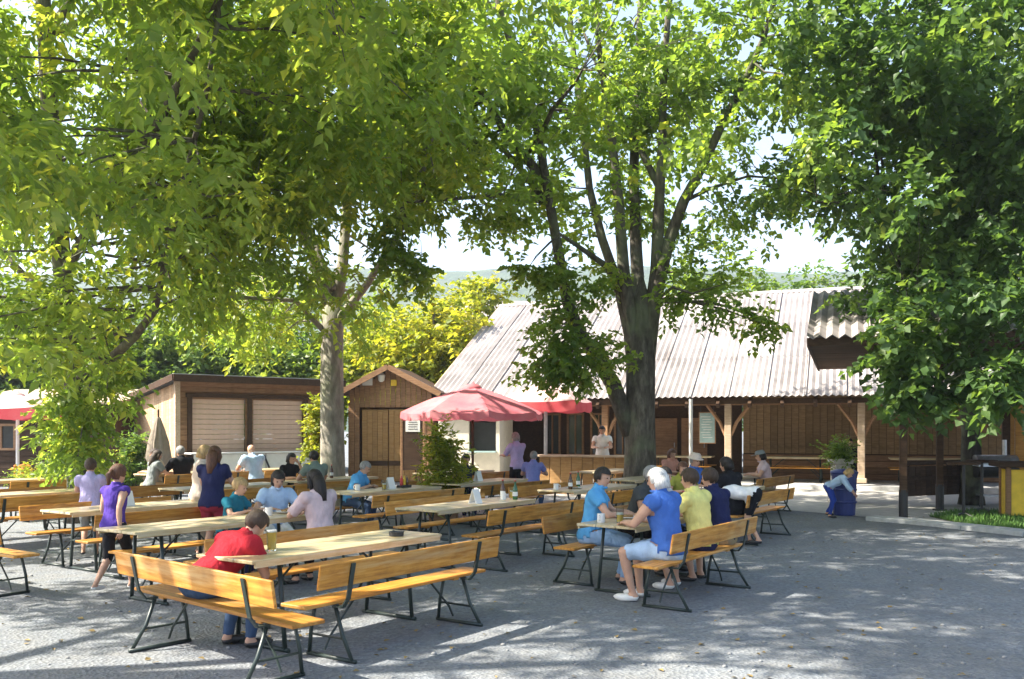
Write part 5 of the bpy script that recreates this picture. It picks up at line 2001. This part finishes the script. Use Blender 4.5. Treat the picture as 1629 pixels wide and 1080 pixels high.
person('dark clothed person seated beside the waitress', rp(8.5, -5.2), tow - RV * .6, h=1.62, lean=14, shirt=C_['dkgrey'], trousers=C_['navy'], hair='dark', sleeve=.8)
person('person in blue-lavender shirt seated right of the waitress', px(847, 19.4), (.2, .9, 0), h=1.62, lean=12, shirt=('periwinkle', (.20, .22, .50)), trousers=C_['jeans'], hair='grey', sleeve=.6)
person('staff member in white standing behind the wooden bar counter', px(958, 25.2), (-.15, -1, 0), 'stand', 1.86, 4, 'fwd', C_['white'], C_['black'], 'dark', 'short', sleeve=.5)
person('person in light blue shirt at the left end of the large group', rp(3.46, .60), tow + RV * .45, h=1.70, lean=10, shirt=C_['sky'], trousers=C_['ltjeans'], hair='dark', sleeve=.55, turn=-30, wide=1.05)
person('grey-haired man in charcoal shirt leaning his arms on the table', rp(4.42, .62), tow + RV * .1, h=1.76, lean=24, shirt=C_['dkgrey'], trousers=C_['black'], hair='grey', sleeve=.5, tilt=4, turn=25, skin=SKIN2, wide=1.08)
person('white-haired person in blue top with bare arms, back to the camera', rp(2.80, 1.88), away + RV * .05, h=1.78, lean=9, shirt=C_['blue'], trousers=C_['pale'], hair='white', style='bob', sleeve=.25, leg=.45, shoe='white', wide=1.14)
person('person in yellow shirt with brown hair, back to the camera', rp(3.62, 1.88), away + RV * .1, h=1.72, lean=11, shirt=C_['yellow'], trousers=C_['navy'], hair='brown', sleeve=.6, leg=.45, shoe='white', wide=1.06)
person('person in navy shirt at the right end of the orange bench', rp(4.2, 1.88), away + RV * .2, h=1.70, lean=14, shirt=C_['navy'], trousers=C_['khaki'], hair='brown', sleeve=.7, leg=.45)
person('woman with dark hair and light grey top across from the navy shirt', rp(4.95, .66), tow, h=1.62, lean=12, shirt=C_['plaid'], trousers=C_['black'], hair='dark', style='bob', sleeve=.7, female=True)
person('person in olive shirt seated between the big trunk and the table', px(1079, 14.3), (.3, -.9, 0), h=1.56, lean=12, shirt=C_['olive'], trousers=C_['jeans'], hair='auburn', sleeve=.6)
person('person in blue top and pale hat facing the camera', rp(9.0, -.66), tow - RV * .4, h=1.72, lean=10, shirt=C_['blue'], trousers=C_['jeans'], hair='grey', sleeve=.4, hat=(C_['cream'], 'brim'))
person('dark-haired person in black jacket behind the orange bench', rp(7.7, .66), away + RV * .2, h=1.72, lean=12, shirt=C_['black'], trousers=C_['black'], hair='dark', style='bob', sleeve=1.8, wide=1.1)
person('sitter in pale pink with a grey cap under the barn eave', rp(13.25, -.76), away - RV * .5, h=1.66, lean=14, shirt=C_['pink'], trousers=C_['khaki'], hair='dark', style='bob', sleeve=.6, hat=(C_['grey'], 'cap'), female=True)
person('person in white shirt and dark shorts bending far forward', px(1200, 13.6), (-.95, .5, 0), 'bend', 1.45, 82, 'reach', C_['white'], C_['black'], 'dark', 'short', sleeve=.5, leg=.42, stride=.1, tilt=10)
person('blond child in pale and dark blue crouching by the waste bin', px(1318, 18.0), (.75, -.35, 0), 'bend', 1.16, 58, 'reach', C_['pale'], ('royal_blue', (.03, .06, .30)), 'blond', 'bob', sleeve=1.7, tilt=20, stride=.05)
person('person in salmon top seated just right of the big trunk', px(1062, 20.5), (.5, -.8, 0), h=1.68, lean=12, shirt=('salmon', (.55, .27, .2)), trousers=C_['beige'], hair='auburn', style='bob', sleeve=.6, female=True)
person('person in dark clothes seated under the porch behind the pale post', bw(13.2, 2.25), -BV, h=1.72, lean=14, shirt=C_['black'], trousers=C_['black'], hair='dark', sleeve=1.5, seat=.60)

# ------------------------------------------------------------------ things on the tables
M_GLASS, nt_, out_ = newmat('clear_glass')
gl = nt_.nodes.new('ShaderNodeBsdfGlass')
gl.inputs['Roughness'].default_value = .02
gl.inputs['IOR'].default_value = 1.3
gl.inputs['Color'].default_value = (.92, .95, .93, 1)
nt_.links.new(gl.outputs[0], out_.inputs[0])
M_BEER = plain('pale_beer', (.75, .48, .10), .15, .5, 0, .06)
M_FOAM = plain('foam', (.8, .78, .70), .8, .2, 0, .04)
M_GREENGL = plain('green_bottle_glass', (.02, .10, .03), .1, .6)
M_BROWNGL = plain('brown_bottle_glass', (.08, .03, .01), .1, .6)
M_PAPER = plain('white_paper', (.76, .75, .72), .8, .2, 0, .04)
TZ = .76
def at(v, z=TZ):
    return Vector((v.x, v.y, z))
def beer(v, label, full=.6):
    t = thing('beer_glass', label, 'glass', at(v), 0, 'drinks on the tables')
    MB().lathe([(.034, 0), (.036, .006), (.042, .16), (.040, .16), (.035, .012)], 16).build('tumbler', M_GLASS, t, sm=False)
    MB().lathe([(.032, .012), (.033 + .006 * full, .02 + .13 * full)], 14).build('beer', M_BEER, t)
    MB().lathe([(.033 + .006 * full, .021 + .13 * full), (.034 + .006 * full, .040 + .13 * full)], 14).build('foam', M_FOAM, t)
def bottle(v, label, mat, cap=M_REDP):
    t = thing('bottle', label, 'bottle', at(v), 0, 'drinks on the tables')
    MB().lathe([(.033, 0), (.036, .01), (.036, .14), (.030, .17), (.014, .21), (.014, .255)], 14).build('glass_body', mat, t, sm=True)
    MB().lathe([(.0365, .05), (.0365, .11)], 14).build('paper_label', M_PAPER, t)
    MB().lathe([(.016, .256), (.016, .27)], 10).build('cap', cap, t)
def mug(v, label, mat):
    t = thing('mug', label, 'cup', at(v), random.uniform(0, 6), 'drinks on the tables')
    MB().lathe([(.036, 0), (.041, .005), (.042, .095), (.038, .095), (.036, .01)], 16).build('cup', mat, t)
    MB().tube([(.04, 0, .08), (.066, 0, .072), (.068, 0, .035), (.04, 0, .022)], .006, 6).build('handle', mat, t)
def plate(v, label, food=True):
    t = thing('plate', label, 'plate', at(v), 0, 'plates on the tables')
    MB().lathe([(.07, 0), (.08, .004), (.13, .02), (.128, .024), (.08, .010)], 22).build('dish', M_WHITE, t)
    if food:
        m = MB()
        for k in range(7):
            a = k * .9
            m.ball((math.cos(a) * .04, math.sin(a) * .04, .026), (.03, .022, .018), 7)
        m.build('food', M_TAN, t)
beer(rp(-.62, -.02), 'tall pale glass of beer on the left part of the nearest table', 1.0)
t = thing('ashtray', 'black ashtray on the right part of the nearest table', 'ashtray', at(rp(.72, .12)))
MB().lathe([(.06, 0), (.068, .006), (.072, .042), (.060, .042), (.052, .012)], 18).build('bowl', M_BLACK, t)
for k in range(3):
    a = k * 2.1
    MB().box((math.cos(a) * .066, math.sin(a) * .066, .044), (.018, .014, .006), a).build('notch', M_BLACK, t)
beer(rp(2.95, 1.25), 'beer glass in front of the person in light blue', .5)
beer(rp(3.15, 1.42), 'beer glass near the left end of the large group table', .3)
mug(rp(2.85, 1.08), 'white mug at the left corner of the large group table', M_WHITE)
beer(rp(3.9, 1.2), 'beer glass before the man in charcoal', .7)
plate(rp(3.4, 1.1), 'white plate with food on the large group table')
bottle(rp(4.2, 1.4), 'green bottle among the large group', M_GREENGL)
mug(rp(4.75, -1.55), 'white mug at the far end of the long central table', M_WHITE)
bottle(rp(4.95, -1.7), 'brown bottle at the far end of the long central table', M_BROWNGL)
bottle(rp(4.9, -1.45), 'green bottle at the far end of the long central table', M_GREENGL)
beer(rp(5.02, -1.58), 'beer glass at the far end of the long central table', .6)
plate(rp(7.4, -2.0), 'plate on the table left of the big trunk')
bottle(rp(7.2, -1.95), 'brown bottle on the table left of the big trunk', M_BROWNGL)
bottle(rp(7.7, -2.1), 'green bottle on the table left of the big trunk', M_GREENGL)
mug(rp(7.0, -2.1), 'white mug on the table left of the big trunk', M_WHITE)
beer(rp(8.1, -1.95), 'beer glass on the table left of the big trunk', .8)
t = thing('condiment_tray', 'small dark tray of sauce bottles on the table right of the slim trunk', 'tray', at(rp(6.0, -4.5)), ROW_RZ)
MB().box((0, 0, .02), (.24, .14, .04), bev=.008).build('tray', M_BLACK, t)
for k, mm in enumerate((M_REDP, M_YELLOW, M_BROWNGL)):
    MB().lathe([(.026, .04), (.028, .05), (.028, .14), (.010, .17), (.006, .20)], 10, (-.07 + .07 * k, 0, 0)).build('sauce_bottle', mm, t, sm=True)
beer(rp(5.35, -4.35), 'beer glass in front of the grey-haired person in bright blue', .5)
mug(rp(5.0, -4.6), 'white mug on the table right of the slim trunk', M_WHITE)
plate(rp(1.7, -2.5), 'plate on the white table before the blond child')
beer(rp(2.0, -2.35), 'beer glass on the white table before the woman in pale blue', .6)
mug(rp(1.35, -2.4), 'white mug in front of the blond child', M_WHITE)
beer(rp(6.9, -7.55), 'beer glass near the woman in black', .6)
bottle(rp(7.4, -7.7), 'brown bottle near the woman in black', M_BROWNGL)
beer(rp(8.8, -12.0), 'beer glass before the broad man in pale blue', .6)
beer(rp(6.9, -12.1), 'beer glass before the man in the black jacket', .7)
bottle(rp(9.1, -.1), 'green bottle by the person in the pale hat', M_GREENGL)
mug(rp(8.7, .1), 'white mug by the person in the pale hat', M_WHITE)
beer(rp(12.7, -1.4), 'beer glass on the far table right of the big trunk', .5)

def napkin(v, label, a):
    t = thing('menu_card', label, 'menu', at(v), a, 'menu cards on the tables')
    for sg in (-1, 1):
        MB().box((0, sg * .035, .095), (.13, .004, .20), Matrix.Rotation(R(sg * 19), 3, 'X')).build('leaf', M_PAPER, t)
    MB().box((0, 0, .006), (.13, .14, .004)).build('base', M_PAPER, t)
napkin(rp(4.05, -1.5), 'small white folded card standing on the long central table', .9)
napkin(rp(5.6, -4.45), 'small white folded card on the table right of the slim trunk', .8)
napkin(rp(1.2, -4.95), 'small white folded card on the table between the girl and the woman in navy', 1.0)
napkin(rp(8.2, -4.6), 'small white folded card on the table behind the potted shrub', .8)
plate(rp(4.35, 1.05), 'white plate with food before the man in charcoal')
beer(rp(3.35, 1.5), 'beer glass before the white-haired person in blue', .4)
mug(rp(4.1, 1.55), 'brown mug before the person in navy', M_TERRA)
plate(rp(6.7, -7.75), 'white plate before the woman in black')
mug(rp(8.9, -11.9), 'white mug before the broad man in pale blue', M_WHITE)

# ------------------------------------------------------------------ fallen leaves and stones on the gravel
def litter():
    g = np.random.default_rng(4)
    V, Fc = [], []
    for k in range(800):
        y = 4.5 + 15 * g.random() ** 1.6
        x = (g.random() - .5) * (1.25 * y + 2)
        L, a = g.uniform(.035, .075), g.uniform(0, 6.28)
        ux, uy = math.cos(a) * L, math.sin(a) * L
        o = len(V)
        z = .006
        V += [(x, y, z), (x + ux * .45 - uy * .32, y + uy * .45 + ux * .32, z + g.uniform(.0, .018)), (x + ux, y + uy, z + g.uniform(0, .014)), (x + ux * .45 + uy * .32, y + uy * .45 - ux * .32, z + g.uniform(.0, .018))]
        Fc += [(o, o + 1, o + 2), (o, o + 2, o + 3)]
    o = MB().add(V, Fc).build('fallen_leaves', plain('dry_leaf', (.20, .14, .05), .7, .3, 0, .5, 1.7))
    o['kind'] = 'stuff'
    tag(o, 'dry fallen leaves scattered over the gravel', 'leaves')
    V, Fc = MB(), None
    for k in range(450):
        y = 4.3 + 9 * g.random() ** 1.8
        x = (g.random() - .5) * (1.25 * y + 2)
        r = g.uniform(.008, .024)
        V.ball((x, y, r * .3), (r, r * g.uniform(.6, 1), r * .6), 6)
    o = V.build('pebbles', plain('grey_pebble', (.24, .24, .235), .85, .2, 0, .25, 20), sm=True)
    o['kind'] = 'stuff'
    tag(o, 'loose pale stones lying on the gravel', 'gravel')
litter()

# ------------------------------------------------------------------ thin summer haze
def haze():
    m = bpy.data.materials.new('haze')
    m.use_nodes = True
    nt = m.node_tree
    nt.nodes.clear()
    out = nt.nodes.new('ShaderNodeOutputMaterial')
    v = nt.nodes.new('ShaderNodeVolumePrincipled')
    v.inputs['Color'].default_value = (.82, .90, 1.0, 1)
    v.inputs['Density'].default_value = HAZE
    v.inputs['Anisotropy'].default_value = .2
    nt.links.new(v.outputs[0], out.inputs['Volume'])
    o = MB().box((0, 450, 89), (1700, 1000, 180)).build('haze', m)
    o['kind'] = 'stuff'
    tag(o, 'thin pale summer haze over the whole yard and the far hill', 'haze')
HAZE = .00055
haze()
